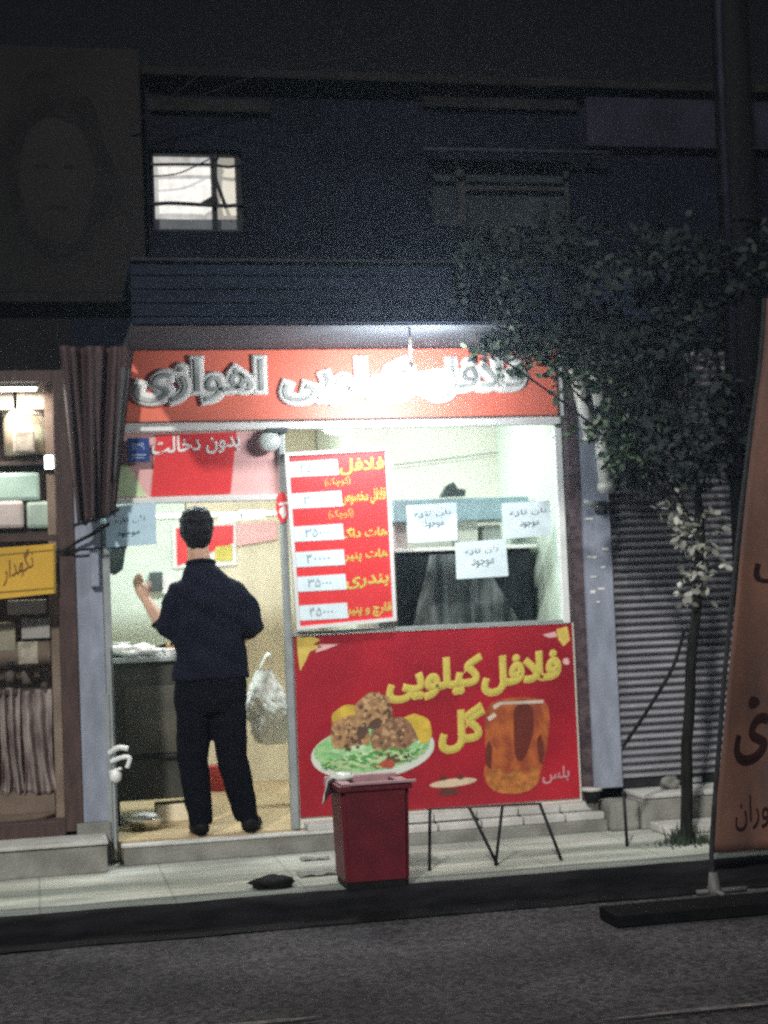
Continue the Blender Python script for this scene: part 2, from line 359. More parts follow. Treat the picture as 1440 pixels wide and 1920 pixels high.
mb = MB(); mb.tube([(x0c, -.81, 3.142), ((x0c+x1c)/2, -.81, 3.137), (x1c, -.81, 3.142)], .010, 8); part('canopy_edge_trim', mb, m_dimmetal, B, True)
# pale bands under the roof edge
mb = MB(); mb.box(2.23, 3.14, -.03, -.002, 4.19, 4.298, .004); part('parapet_band', mb, m_dim, B)
mb = MB(); mb.box(3.19, 5.6, -.05, -.002, 3.98, 4.296, .005); part('parapet_band', mb, m_purple, B)
mb = MB(); mb.box(.69, 1.36, -.03, -.002, 4.13, 4.20, .004); part('lintel', mb, m_dim, B)
mb = MB(); mb.tube([(2.2, -.10, 3.925), (3.3, -.10, 3.925)], .012, 8); mb.tube([(2.24,-.1,3.92),(2.24,0,3.88)], .01, 6); mb.tube([(3.2,-.1,3.92),(3.2,0,3.88)], .01, 6)
part('window_rail', mb, m_dimmetal, B, True)
# lit upper window with bent bars
W = part('window', MB().box(ux0+.003, ux0+.03, .04, .10, uz0+.003, uz1-.003).box(ux1-.03, ux1-.003, .04, .10, uz0+.003, uz1-.003).box(ux0+.031, ux1-.031, .04, .10, uz0+.003, uz0+.02).box(ux0+.031, ux1-.031, .04, .10, uz1-.02, uz1-.003)
    .box(1.035, 1.06, .045, .09, uz0+.021, uz1-.021), m_blackmetal, B, label='lit upstairs window with black bent bars')
m_lit = mat('lit_frosted_pane', (.8,.8,.78), .6, var=.05, emit=(1,.98,.94,.62))
nn = m_lit.node_tree.nodes; nzz = nn.new('ShaderNodeTexNoise'); nzz.inputs['Scale'].default_value = 6
rpp = nn.new('ShaderNodeValToRGB'); rpp.color_ramp.elements[0].color = (.62,.60,.53,1); rpp.color_ramp.elements[1].color = (1,.98,.95,1); rpp.color_ramp.elements[0].position = .3; rpp.color_ramp.elements[1].position = .6
m_lit.node_tree.links.new(nzz.outputs['Fac'], rpp.inputs[0]); m_lit.node_tree.links.new(rpp.outputs[0], nn['Principled BSDF'].inputs['Emission Color'])
m_lit2 = mat('lit_pane_dimmer', (.7,.68,.6), .6, var=.05, emit=(1,.93,.8,.38))
m_sillpane = mat('dull_lower_pane', (.12,.13,.14), .5, var=.4, scale=9, emit=(.8,.9,1,.035))
part('pane', MB().box(ux0+.031, 1.034, .095, .105, 3.565, uz1-.021), m_lit, W)
part('pane', MB().box(1.061, ux1-.031, .095, .105, 3.565, uz1-.021), m_lit2, W)
part('pane', MB().box(ux0+.031, 1.034, .095, .105, uz0+.021, 3.564).box(1.061, ux1-.031, .095, .105, uz0+.021, 3.564), m_sillpane, W, label='dull lower pane')
def wire(pts, r, mb, n=8, sub=10):
    o = []
    for i in range(len(pts)-1):
        p0, p1, p2, p3 = [Vector(pts[max(0, min(len(pts)-1, i+k))]) for k in (-1,0,1,2)]
        for j in range(sub):
            t = j/sub; o.append(.5*((2*p1)+(p2-p0)*t+(2*p0-5*p1+4*p2-p3)*t*t+(3*p1-p0-3*p2+p3)*t**3))
    o.append(Vector(pts[-1])); return mb.tube(o, r, n)
mb = MB()
wire([at(278,309,.03), at(330,308,.03), at(395,309,.03), at(430,313,.03), at(455,306,.03)], .008, mb)
wire([at(278,384,.03), at(320,381,.03), at(380,384,.03), at(430,386,.03), at(456,382,.03)], .011, mb)
wire([at(405,292,.03), at(404,330,.03), at(410,352,.03), at(424,390,.03)], .010, mb)
wire([at(279,331,.02), at(330,326,.02), at(365,312,.02), at(398,294,.02), at(410,277,.02)], .004, mb)
part('grille', mb, m_blackmetal, W, True)
part('latch', MB().plate([at(375,381,.03), at(406,362,.03), at(410,381,.03)], .026, .01), m_blackmetal, W)
part('latch', MB().ball(at(404,296,.03), .018), m_blackmetal, W)
# dark upper window
W2 = part('window', MB().box(vx0+.003, vx1-.003, .05, .10, vz1-.03, vz1-.003).box(vx0+.003, vx1-.003, .05, .10, vz0+.003, vz0+.03).box(vx0+.003, vx0+.03, .05, .10, vz0+.031, vz1-.031).box(vx1-.03, vx1-.003, .05, .10, vz0+.031, vz1-.031)
    .box(2.43, 2.475, .05, .10, vz0+.031, vz1-.031).box(2.476, vx1-.031, .05, .10, 3.74, 3.765), m_blackmetal, B, label='unlit upstairs window')
m_dpane = mat('dusty_dark_pane', (.026,.033,.040), .35, var=.4, scale=4)
part('pane', MB().box(vx0+.031, 2.429, .08, .09, vz0+.031, vz1-.031).box(2.476, vx1-.031, .08, .09, vz0+.031, 3.739).box(2.476, vx1-.031, .08, .09, 3.766, vz1-.031), m_dpane, W2)
# ground floor piers
mb = MB(); mb.box(.236, .372, -.02, .22, .34, 2.2); part('pillar', mb, m_pillar, B)
mb = MB(); mb.box(.236, .372, -.03, .22, 2.202, HZ-.002); part('pillar_head', mb, m_navy, B)
mb = MB(); mb.box(.20, .375, -.05, .22, PZ, .338, .006); part('pillar_base', mb, m_conc, B)
mb = MB(); mb.box(3.045, 3.22, -.02, .25, .33, HZ-.002); PR = part('pillar', mb, m_pillar, B)
for k in range(9):                          # flakes, drips and old tape on the right pier
    z = random.uniform(1.35, 1.85); x = random.uniform(3.07, 3.17); part('peeling_paint', MB().box(x, x+random.uniform(.02,.05), -.0235, -.0205, z, z+random.uniform(.006,.02)), m_white, PR)
mb = MB(); mb.box(2.985, 3.043, -.03, .2, .25, HZ-.002)
m_brick = mat('maroon_jamb', (.11,.075,.085), .8, col2=(.035,.022,.028), scale=18, bump=.5, stretch=(1,1,1.4))
part('door_jamb', mb, m_brick, B)
# shop room: floor, walls, ceiling
mb = MB(); mb.box(DX0-.04, 2.98, 0, 2.4, PZ+.002, FZ); part('shop_floor', mb, m_floor, B)
mb = MB(); mb.box(.373, .412, .06, 2.4, FZ, HZ); part('side_wall', mb, m_mint, B)
mb = MB(); mb.box(.373, 1.05, 2.4, 2.5, FZ, HZ); part('back_wall', mb, m_mint, B, label='mint green back wall')
mb = MB(); mb.box(1.06, 1.98, 2.4, 2.5, FZ, HZ); mb.box(1.30, 1.304, 2.393, 2.399, FZ, HZ); part('back_wall', mb, m_beige, B, label='beige back wall')
mb = MB(); mb.box(1.985, 3.04, 1.25, 1.33, FZ, HZ); mb.box(1.985, 2.03, 1.331, 2.39, FZ, HZ); part('inner_wall', mb, m_cream, B)
mb = MB(); mb.box(2.95, 2.984, .06, 1.249, FZ, HZ); part('side_wall', mb, m_mint, B)
mb = MB(); mb.box(.373, 3.04, .06, 2.5, HZ-.04, HZ+.028); part('shop_ceiling', mb, m_cream, B)
# white frames of the shop front
mb = MB()
mb.box(.42, 2.95, -.028, .03, 2.385, 2.425, .004)                        # rail under the sign
mb.box(.415, 1.36, -.024, .03, 2.0, 2.03, .004)                           # transom rail
mb.box(2.915, 2.955, -.024, .03, 1.262, 2.384, .004)                      # right post
part('shopfront_frame', mb, m_alu, B)
mb = MB(); mb.box(2.935, 2.975, -.027, .03, 2.427, HZ-.003, .004); part('shopfront_frame', mb, m_alu, B)
mb = MB(); mb.box(1.335, 1.372, -.024, .04, FZ, 1.998, .004); mb.box(1.34, 1.372, -.024, .03, 2.032, 2.384, .004); part('door_post', mb, m_grey_alu, B)
mb = MB(); mb.box(.375, .413, -.024, .05, FZ, 1.90, .004); mb.box(.36,.385,-.036,-.022,.25,1.0); DP = part('door_post', mb, m_grey_alu, B)
mb = MB(); mb.box(.388, .40, -.06, -.025, .14, 1.25); DP2 = mb
part('door_track', mb, m_grey_alu, B)
WG = part('shop_window', MB().box(1.373, 2.914, -.020, .02, 1.262, 1.283, .003), m_grey_alu, B)
part('window_pane', MB().box(1.374, 2.914, .000, .006, 1.2835, 2.384), m_glass, WG)
mb = MB(); mb.box(1.373, 2.98, .0, .12, FZ+.002, 1.26); part('stall_riser', mb, m_cream, B)
# doorstep and ledges
mb = MB()
mb.box(.43, 1.62, -.17, -.002, PZ, .212, .008)
part('doorstep', mb, m_conc, B)
mb = MB(); x = 1.62
for k in range(6):                           # two courses of pale edging stones
    l = .235+random.uniform(-.01,.01)
    mb.box(x+.004, x+l-.004, -.12, -.003, .226, .268+random.uniform(-.003,.003), .006)
    mb.box(x+.008, x+l-.002, -.20, -.121, .184, .222+random.uniform(-.003,.003), .006); x += l
mb.box(1.40, 1.615, -.14, -.003, .226, .262, .006)
part('ledge_stones', mb, m_white_stone, B)
mb = MB(); mb.box(1.621, 3.05, -.21, -.002, PZ, .182, .006); part('ledge_base', mb, m_conc, B)
mb = MB(); mb.box(.42, 1.62, -.178, -.09, .2125, .2265, .005); part('step_nosing', mb, m_white_stone, B)
# shuttered bay on the right
mb = MB()
nz_ = 62; zb, zt = .36, HZ-.01
def slat(u, v):
    k = v*56; ph = k-math.floor(k)
    return (3.222+u*1.5, .045-.030*math.sin(math.pi*ph/.72)**.7 if ph < .72 else .045, zb+v*(zt-zb))
mb.grid(slat, 4, 56*8)
S = part('roller_shutter', mb, m_shutter, B)
part('bottom_rail', MB().box(3.225, 4.72, -.002, .05, .318, .362, .004), m_blackmetal, S)
part('lock', MB().box(3.62, 3.70, -.016, -.003, .325, .352, .003), m_grey_alu, S)
mb = MB(); mb.box(4.725, 4.95, -.02, .25, .12, HZ-.002); part('pillar', mb, m_pillar, B)
mb = MB(); mb.box(4.96, 9, 0, .25, .12, HZ-.002); part('ground_wall', mb, m_brownwall, B)
mb = MB(); mb.box(3.23, 4.73, -.27, -.03, PZ, .285, .012); part('doorstep', mb, m_conc, B, label='rough step under the roller shutter')
mb = MB()
x = 3.23
for l in (.36, .42, .40, .31): mb.box(x+.004, x+l-.004, -.28, .03, .287, .312+random.uniform(0,.006), .007); x += l
mb.box(3.26, 4.7, -.52, -.30, PZ+.003, .168, .010)
part('ledge_stones', mb, m_white_stone, B)
mb = MB()
mb.box(3.055, 3.222, -.25, -.03, PZ, .276, .02); part('corner_stone', mb, m_conc, B)

# ------------------------------------------------------------------ left neighbour
N = thing('neighbour_building', 'dim brown neighbouring building with a cluttered shop window at the left edge', 'building', (-.6, 0, .12))
mb = MB(); mb.box(-6, .248, 0, .25, 2.72, 4.44); mb.box(-6, -1.6, 0, .25, .12, 2.718)
mb.box(-6, .248, 2.2, 2.4, .12, 4.6); mb.box(-6, .248, .25, 2.2, 2.74, 2.9); part('wall', mb, m_brownwall, N)
mb = MB(); mb.box(-6, .62, -.09, -.002, 3.07, 3.12, .006); part('balcony_slab', mb, m_dim, N)
mb = MB(); mb.box(.145, .232, -.03, .15, .30, 2.718); mb.box(-1.6, .144, -.03, .1, 2.66, 2.718); mb.box(-1.6, .144, -.03, .1, .272, .36, .004); mb.box(-1.6, .144, -.02, .06, 1.82, 1.85)
part('shop_frame', mb, m_brown, N)
part('shop_pane', MB().box(-1.6, .143, .03, .036, .362, 1.818).box(-1.6, .143, .03, .036, 1.852, 2.658), m_glass, N)
mb = MB(); mb.box(-6, .34, -.32, -.035, PZ, .262, .008); part('doorstep', mb, m_conc, N)
mb = MB(); mb.box(-6, .345, -.335, -.037, .2635, .282, .005); part('step_slab', mb, m_white_stone, N)
m_brownin = mat('brown_interior', (.30,.20,.16), .8, var=.4, scale=5)
mb = MB(); mb.box(-1.6, .143, .9, 1.0, .30, 2.7); mb.box(.10, .143, .15, .899, .30, 2.7); mb.box(-1.6, .143, .1, .899, .262, .30); part('interior_wall', mb, m_brownin, N)
mb = MB()
for z in (1.29, 1.86, 2.24): mb.box(-1.6, .099, .19, .6, z, z+.02)
part('shelf', mb, m_brown, N)
mb = MB()                                      # old hoarding on the upper wall
part('hoarding', MB().box(-1.5, .655, -.06, -.003, 3.125, 4.45, .01), mat('faded_hoarding', (.014,.0125,.012), .8, col2=(.0105,.010,.010), scale=2.2, sharp=(.42,.56), detail=2), N)
PRT = part('portrait_print', MB().disc((.18,0,3.80), .29, .50, -.063, .003, 40, .22), mat('faded_hair_print', (.0120,.011,.0115), .8, var=.4, scale=7), N, label='faded portrait with dark hair round a pale face')
part('face_print', MB().disc((.20,0,3.73), .20, .34, -.0645, .001, 36, .14), mat('faded_face_print', (.019,.0165,.016), .8, col2=(.0135,.0125,.0125), scale=2.2), PRT)
for ex in (.125, .265): part('eye_print', MB().disc((ex,0,3.80), .035, .013, -.0655, .0006, 16, .2), mat('faded_eye_print', (.009,.0085,.009), .8), PRT)
part('mouth_print', MB().disc((.20,0,3.58), .05, .012, -.0655, .0006, 16, .2), mat('faded_mouth_print', (.011,.0085,.0085), .8), PRT)

# ------------------------------------------------------------------ sky line behind: nothing but the night sky
# ------------------------------------------------------------------ shop sign
T = thing('shop_sign', 'long orange red shop sign with raised white Persian letters above the door and window', 'sign', (1.7, -.04, 2.62))
part('board', MB().box(.50, 2.932, -.045, -.003, 2.428, 2.817, .004), m_signred, T)
part('trim', MB().box(.50, 2.932, -.052, -.046, 2.428, 2.436), m_darkgrey, T)
for s, l, r_, tp, b0, b1 in (('اهوازی',244,502,668,765,761), ('کیلویی',521,772,666,764,760), ('فلافل',790,988,664,757,753)):
    mb = MB(); ptext(mb, s, l, r_, tp, b0, b1, -.045, -.0465, .115, .022); q = part('letters', mb, m_white, T)
    mb = MB(); ptext(mb, s, l+8, r_-8, tp+9, b0-9, b1-9, -.045, -.069, .008, .006); part('letter_face', mb, mat('letter_shade_grey', (.60,.63,.61), .6, col2=(.22,.24,.23), scale=7), q)  # grey face paints the dark shading inside the raised white letters
# ------------------------------------------------------------------ lamp in front of the sign
LY = -.72
lc = at(772, 720, LY)
T = thing('hanging_lamp', 'glowing white double bulb lamp hanging from the canopy in front of the sign', 'lamp', tuple(lc))
for c0, c1 in (((697,738),(778,726)), ((770,722),(850,712))):
    a, b = at(*c0, LY), at(*c1, LY); mb = MB(); d = b-a
    mb.tube([a+d*t for t in (0,.06,.2,.5,.8,.94,1)], [.008,.040,.058,.064,.058,.040,.008], 16); part('bulb', mb, m_lampw, T, True)
mb = MB(); mb.tube([(lc.x, LY, lc.z+.05), (lc.x, LY, lc.z+.105)], [.03,.022], 12); mb.tube([(lc.x, LY, lc.z+.105), (lc.x, LY, 2.822)], .006, 6); part('socket', mb, m_lampsocket, T, True)

# ------------------------------------------------------------------ transom sign, number plate, camera
T = thing('transom_sign', 'red and pink Persian sign in the light above the doorway', 'sign', (.9, 0, 2.2))
part('panel', MB().box(.416, 1.338, .010, .016, 2.032, 2.383), m_pink, T)
mb = MB(); mb.plate([at(294,815), at(444,810), at(432,925), at(283,930)], .004, .004); part('red_field', mb, m_red, T)
mb = MB(); mb.plate([at(218,932), at(218,878), at(238,868), at(276,931)], .006, .003); part('green_corner', mb, mat('pale_green_ink', (.62,.76,.45), .6), T)
mb = MB(); ptext(mb, 'بدون دخالت', 284, 450, 822, 862, 846, .004, .003, .02, .003); part('lettering', mb, m_white, T)
mb = MB(); a, b = at(239,868), at(279,822)
T = thing('number_plate', 'small square blue number plate above the left of the doorway', 'sign', ((a.x+b.x)/2, 0, (a.z+b.z)/2))
part('plate', MB().box(a.x, b.x, -.036, -.030, a.z, b.z, .002), m_bluesign, T)
mb = MB(); ptext(mb, '۱۳۹', 248, 271, 830, 845, 844, -.036, None, .01, .002); mb.box(a.x+.02, b.x-.02, -.037, -.0355, a.z+.035, a.z+.041); mb.box(a.x+.02, b.x-.03, -.037, -.0355, a.z+.02, a.z+.025)
part('digits', mb, mat('pale_blue_ink', (.35,.45,.62), .6), T)
part('bracket', MB().box(a.x+.02, b.x-.02, -.030, .009, a.z+.05, a.z+.07), m_blackmetal, T)
c = at(505, 828, -.05)
T = thing('security_camera', 'white dome security camera under the sign above the door post', 'camera', tuple(c))
mb = MB(); mb.ball(c, .066, .030, .055, 18); part('dome', mb, mat('dome_plastic', (.66,.72,.70), .35), T, True)
mb = MB(); mb.box(c.x-.02, c.x+.10, -.075, -.03, c.z+.045, c.z+.072, .006); part('mount', mb, m_darkgrey, T)
T = thing('round_sticker', 'small red round sign with a white mark on the door post left of the menu', 'sign', tuple(at(527,950,-.03)))
part('disc', MB().disc(at(528,952), .035, .085, -.032, .006), m_red, T)
mb = MB(); mb.plate([at(521,944), at(538,941), at(538,946), at(521,949)], -.0335, .001); mb.disc(at(529,960), .018, .03, -.0335, .001, 14, .5); part('mark', mb, m_white, T)

# ------------------------------------------------------------------ menu board
T = thing('menu_board', 'tall red menu board in a white frame with six price cards', 'menu board', tuple(at(640,1010,-.06)))
q = [at(533,849,-.05), at(727,838,-.05), at(743,1164,-.05), at(556,1182,-.05)]
cx = sum(p.x for p in q)/4; cz = sum(p.z for p in q)/4
def inset(q, k): return [Vector((cx+(p.x-cx)*k, p.y, cz+(p.z-cz)*(1-(1-k)*.6))) for p in q]
part('panel', MB().plate(inset(q,.96), -.052, .02), m_red, T)
mb = MB()
for i in range(4):
    a, b = q[i], q[(i+1)%4]; ia, ib = inset(q,.93)[i], inset(q,.93)[(i+1)%4]; mb.plate([a,b,ib,ia], -.066, .036)
part('frame', mb, m_alu, T)
for (l, yc, s, tl_, tr_, t0, t1, s_) in ((538,879,'۲۵۰۰۰',636,720,858,889,'فلافل'), (545,938,'۳۰۰۰۰',640,723,916,946,'فلافل مخصوص'), (548,1000,'۳۵۰۰۰',640,726,987,1007,'هات داگ'),
        (550,1048,'۴۰۰۰۰',645,727,1030,1053,'هات پنیر'), (553,1094,'۳۵۰۰۰',648,729,1078,1103,'بندری'), (556,1148,'۴۵۰۰۰',650,734,1131,1157,'قارچ و پنیر')):
    mb = MB(); mb.plate([at(l,yc-12,-.05), at(l+94,yc-18,-.05), at(l+97,yc+11,-.05), at(l+3,yc+16,-.05)], -.0545, .002); pc = part('price_card', mb, m_paper, T)
    mb = MB(); ptext(mb, s, l+24, l+68, yc-8, yc+8, yc+5, -.05, -.0547, .0, .001); part('price', mb, mat('faint_ink', (.22,.30,.34), .8), pc)
    mb = MB(); ptext(mb, s_, tl_, tr_, t0+3, t1+3, t1-3, -.05, -.0525, .028, .002); part('dish_name', mb, m_yellow, T)
for l, r_, t0, t1 in ((609,657,897,915), (616,662,957,976)):
    mb = MB(); ptext(mb, '(کوچک)', l, r_, t0, t1, t1-4, -.05, -.0525, .01, .002); part('size_note', mb, m_gold, T)

# ------------------------------------------------------------------ big poster below the window
T = thing('falafel_poster', 'wide red poster with yellow words, falafel plate and amber mug below the window', 'poster', (2.17, -.01, .28))
PYF = -.014
part('sheet', MB().box(1.383, 2.966, -.012, -.002, .283, 1.258), m_posterred, T)
for s, l, r_, tp, b0, b1 in (('فلافل',904,1048,1238,1304,1284), ('کیلویی',726,901,1248,1318,1296), ('گل',824,906,1330,1412,1400)):
    mb = MB(); ptext(mb, s, l-3, r_+3, tp-4, b0+4, b1+4, 0, PYF+.0005, .058, .002); q = part('lettering', mb, m_gold, T)
    mb = MB(); ptext(mb, s, l, r_, tp, b0, b1, 0, PYF-.002, .020, .002); part('letter_face', mb, m_yellow, q)
mb = MB(); mb.disc(at(699,1408), .345, .150, PYF, .0015, 40, 0, .06); pl = part('plate_picture', mb, mat('plate_ink', (.70,.74,.66), .6, var=.15), T)
mb = MB(); mb.disc(at(697,1402), .325, .125, PYF-.001, .001, 40, .06, .06); part('lettuce_picture', mb, mat('lettuce_ink', (.20,.52,.18), .6, col2=(.42,.64,.32), scale=22, sharp=(.4,.6), stretch=(1,1,2.5)), pl)
m_fal = mat('falafel_ink', (.42,.22,.11), .7, col2=(.13,.065,.04), scale=30, detail=12, sharp=(.32,.72)); m_fal2 = mat('falafel_ink_light', (.58,.34,.14), .7, col2=(.22,.11,.06), scale=28, detail=12, sharp=(.30,.74))
m_lem = mat('lemon_ink', (.72,.50,.06), .6, var=.3, scale=16)
for k, (px, py, rr, m_) in enumerate(((652,1348,.088,m_lem), (775,1370,.10,m_lem), (700,1333,.105,m_fal2), (655,1377,.112,m_fal2), (738,1385,.135,m_fal))):
    part('falafel_picture' if k > 1 else 'lemon_picture', MB().disc(at(px,py), rr, rr*.92, PYF-.0018-k*.0006, .0005, 26, .16), m_, pl)
rc = random.Random(5)
mb = MB(); mb2 = MB()
for cx_, cy_, rr in ((700,1333,.10),(655,1377,.105),(738,1385,.13)):         # printed crust: dark pits and light crumbs
    c_ = at(cx_, cy_)
    for k in range(46):
        a_ = rc.uniform(0, 6.283); d_ = rr*.93*math.sqrt(rc.random()); q_ = c_ + Vector((math.cos(a_)*d_, 0, math.sin(a_)*d_))
        low = (q_.x-c_.x)*.5-(q_.z-c_.z)
        (mb if rc.random() < .5+low/rr*.45 else mb2).disc(q_, rc.uniform(.005,.017), rc.uniform(.004,.012), PYF-.0052-k*.00001, .0003, 9, .5, rc.uniform(0,3))
mb.disc(at(676,1372), .026, .05, PYF-.0056, .0004, 20, .5, -.4); mb.disc(at(704,1356), .04, .026, PYF-.0056, .0004, 20, .5, .4)
part('crust_picture', mb, mat('crust_ink', (.12,.065,.04), .8), pl, stuff=True); part('crumb_picture', mb2, mat('crumb_ink', (.60,.38,.19), .8), pl, stuff=True)
mb = MB(); mb2 = MB()
for k in range(90):                        # printed lettuce: curled strands
    t_ = rc.uniform(-1, 1); c_ = at(699+90*t_, 1421-12*t_+rc.uniform(-12,14)*(1-t_*t_*.6)); l_ = rc.uniform(.02,.05); s_ = rc.uniform(-.6,.7)
    (mb if k % 2 else mb2).disc(c_, l_, rc.uniform(.004,.010), PYF-.0044-k*.000006, .0003, 12, .5, s_)
part('lettuce_strand_picture', mb, mat('light_green_ink', (.52,.70,.36), .6), pl, stuff=True); part('lettuce_strand_picture', mb2, mat('deep_green_ink', (.10,.34,.08), .6), pl, stuff=True)
mb = MB(); mb.disc(at(718,1430), .07, .03, PYF-.0045, .0004, 20, .4); part('tomato_picture', mb, mat('tomato_ink', (.5,.09,.05), .6), pl)
mb = MB(); mb.disc(at(668,1412), .13, .038, PYF-.0046, .0004, 24, .6, -.1); mb.disc(at(770,1408), .08, .03, PYF-.0046, .0004, 24, .6, .5); part('salad_picture', mb, mat('salad_ink', (.28,.60,.26), .6, col2=(.62,.75,.5), scale=30, sharp=(.42,.58)), pl)
m_amb = mat('amber_ink', (.46,.12,.025), .6, col2=(.27,.05,.018), scale=9, sharp=(.4,.62), stretch=(1.5,1,1))
mb = MB(); mb.plate(smooth2([at(*p) for p in ((920,1318),(1018,1313),(1027,1380),(1014,1440),(1006,1470),(965,1484),(920,1478),(906,1450),(913,1420),(908,1385))]), PYF, .001); mg = part('mug_picture', mb, m_amb, T)
mb = MB(); mb.plate(smooth2([at(*p) for p in ((965,1325),(995,1324),(998,1370),(982,1420),(966,1420),(962,1370))]), PYF-.001, .0006); mb.disc(at(915,1415), .02, .07, PYF-.001, .0006, 16, .4); mb.disc(at(1012,1405), .018, .08, PYF-.001, .0006, 16, .4); part('tea_picture', mb, mat('dark_tea_ink', (.14,.02,.01), .6), mg)
mb = MB(); mb.plate([at(*p) for p in ((922,1323),(935,1316),(1018,1312),(1017,1318),(938,1321),(926,1330))], PYF-.0012, .0006); mb.plate([at(*p) for p in ((912,1345),(925,1336),(930,1342),(916,1352))], PYF-.0012, .0006); part('rim_picture', mb, mat('rim_ink', (.72,.60,.5), .5), mg)
mb = MB(); mb.plate(smooth2([at(*p) for p in ((910,1455),(930,1440),(950,1452),(968,1440),(985,1450),(1000,1436),(1010,1450),(1000,1476),(965,1488),(925,1482))]), PYF-.0016, .0006); part('flame_picture', mb, mat('flame_ink', (.55,.19,.04), .6, var=.5, scale=25), mg)
mb = MB(); mb.disc(at(849,1467), .135, .022, PYF, .001, 26, 0, .05); sp = part('saucer_picture', mb, mat('saucer_ink', (.74,.58,.40), .5), T)
mb = MB(); mb.disc(at(840,1484), .055, .022, PYF, .001, 20, .3); mb.disc(at(830,1459), .02,.012,PYF-.001,.0005,14,.2); mb.disc(at(862,1457), .02,.012,PYF-.001,.0005,14,.2); part('shade_picture', mb, mat('brown_ink', (.12,.03,.02), .7), sp)
mb = MB(); ptext(mb, 'بلس', 1016, 1066, 1440, 1470, 1464, 0, PYF, .01, .0015); part('small_lettering', mb, mat('pale_pink_ink', (.66,.36,.38), .6), T)
def burst(mb, pts): mb.plate([at(*p) for p in pts], PYF, .001)
mb = MB(); burst(mb, ((556,1194),(585,1193),(600,1200),(586,1208),(604,1212),(580,1222),(572,1240),(562,1258),(557,1225))); part('corner_ornament', mb, m_gold, T)
mb = MB(); burst(mb, ((598,1208),(634,1208),(612,1217),(590,1224))); part('corner_ornament', mb, m_pink, T)
mb = MB(); burst(mb, ((1042,1180),(1062,1174),(1067,1200),(1055,1212),(1046,1200))); part('corner_ornament', mb, m_gold, T)
mb = MB(); burst(mb, ((1016,1190),(1040,1184),(1044,1194),(1028,1196))); mb.disc(at(1060,1240), .02, .02, PYF, .001, 16, .3); part('corner_ornament', mb, m_pink, T)

# ------------------------------------------------------------------ paper notices on the glass
def notice(label, px, m, l1, l2, y=-.004):
    c = at(sum(p[0] for p in px)/4, sum(p[1] for p in px)/4)
    T = thing('paper_notice', label, 'notice', (c.x, y, c.z), 'paper notices taped to the shop front')
    q = [at(*p, y) for p in px]
    part('sheet', MB().grid(lambda u, v: tuple((q[0]*(1-u)+q[1]*u)*(1-v)+(q[3]*(1-u)+q[2]*u)*v + Vector((0,-.004*math.sin(v*3)*noise.noise((u*3, v*3, c.x))-.001,0))), 8, 8), m, T, solid=.001)
    mb = MB(); (a0,a1,at_,ab,ar) = l1; ptext(mb, 'نان تازه', a0, a1, at_, ab, ar, y, y-.0035, .0, .001); part('handwriting', mb, m_ink, T)
    mb = MB(); (a0,a1,at_,ab,ar) = l2; ptext(mb, 'موجود', a0, a1, at_, ab, ar, y, y-.0035, .0, .001); part('handwriting', mb, m_ink, T)
notice('white paper notice, leftmost of the three on the shop window', ((762,948),(856,942),(858,1013),(766,1018)), m_paper, (777,845,960,971,966), (795,832,978,992,989))
notice('pale paper notice high on the shop window near its right edge', ((940,944),(1030,938),(1034,1003),(944,1011)), m_paper, (956,1024,957,969,963), (974,1010,977,991,988))
notice('white paper notice lowest on the shop window', ((853,1018),(948,1010),(953,1080),(856,1086)), m_paper, (872,934,1030,1041,1035), (884,926,1048,1066,1062))
notice('light blue paper notice hanging at the left of the doorway', ((200,950),(292,943),(293,1020),(199,1027)), m_bluepaper, (215,272,972,985,978), (220,262,998,1009,1004), -.03)

# ------------------------------------------------------------------ things inside the shop
def add_streak_tube(p0, p1, Y, label):  # added glowing tube, stands in for a reflected bright streak
    a, b = at(*p0, Y), at(*p1, Y); T = thing('streak_tube', label, 'lamp', tuple((a+b)/2), 'glowing tubes added for bright streaks inside the shop')
    mb = MB(); mb.tube([a, b], .011, 10); part('tube', mb, m_tube, T, True)
    mb = MB(); mb.box(a.x-.02, b.x+.02, Y+.02, Y+.05, min(a.z,b.z)-.004, max(a.z,b.z)+.024); part('batten', mb, m_alu, T)
sh = at(470, 968, 1.5)
T = thing('wall_shelf', 'pale shelf rail running behind the head of the man', 'shelf', (1.2, 1.5, sh.z))
part('board', MB().box(.42, 1.96, 1.52, 1.70, sh.z+.005, sh.z+.03, .003), m_alu, T); part('support', MB().box(.42, .44, 1.54, 2.39, sh.z-.02, sh.z+.003).box(1.94, 1.96, 1.54, 2.39, sh.z-.02, sh.z+.003), m_alu, T)
add_streak_tube((418,974),(450,970), 1.45, 'small glowing tube added for a bright streak under the shelf, nearer to the head of the man')
add_streak_tube((456,972),(492,963), 1.45, 'small glowing tube added for a bright streak under the shelf, nearer to the menu board')
T = thing('ceiling_lamp', 'flat white ceiling lamp inside the shop hidden above the transom sign', 'lamp', (1.1, 1.1, HZ-.06))
part('diffuser', MB().box(.75, 1.45, .85, 1.05, HZ-.075, HZ-.05, .005), m_ceil, T); part('housing', MB().box(.73, 1.47, .83, 1.07, HZ-.049, HZ-.041), m_alu, T)
T = thing('ceiling_lamp', 'flat white ceiling lamp above the counter behind the shop window', 'lamp', (2.45, .6, HZ-.06))
part('diffuser', MB().box(2.15, 2.75, .5, .65, HZ-.075, HZ-.05, .005), mat('ceiling_lamp_glass_dim', (.9,.9,.9), .5, var=.02, emit=(.95,1,.97,5)), T); part('housing', MB().box(2.13, 2.77, .48, .67, HZ-.049, HZ-.041), m_alu, T)
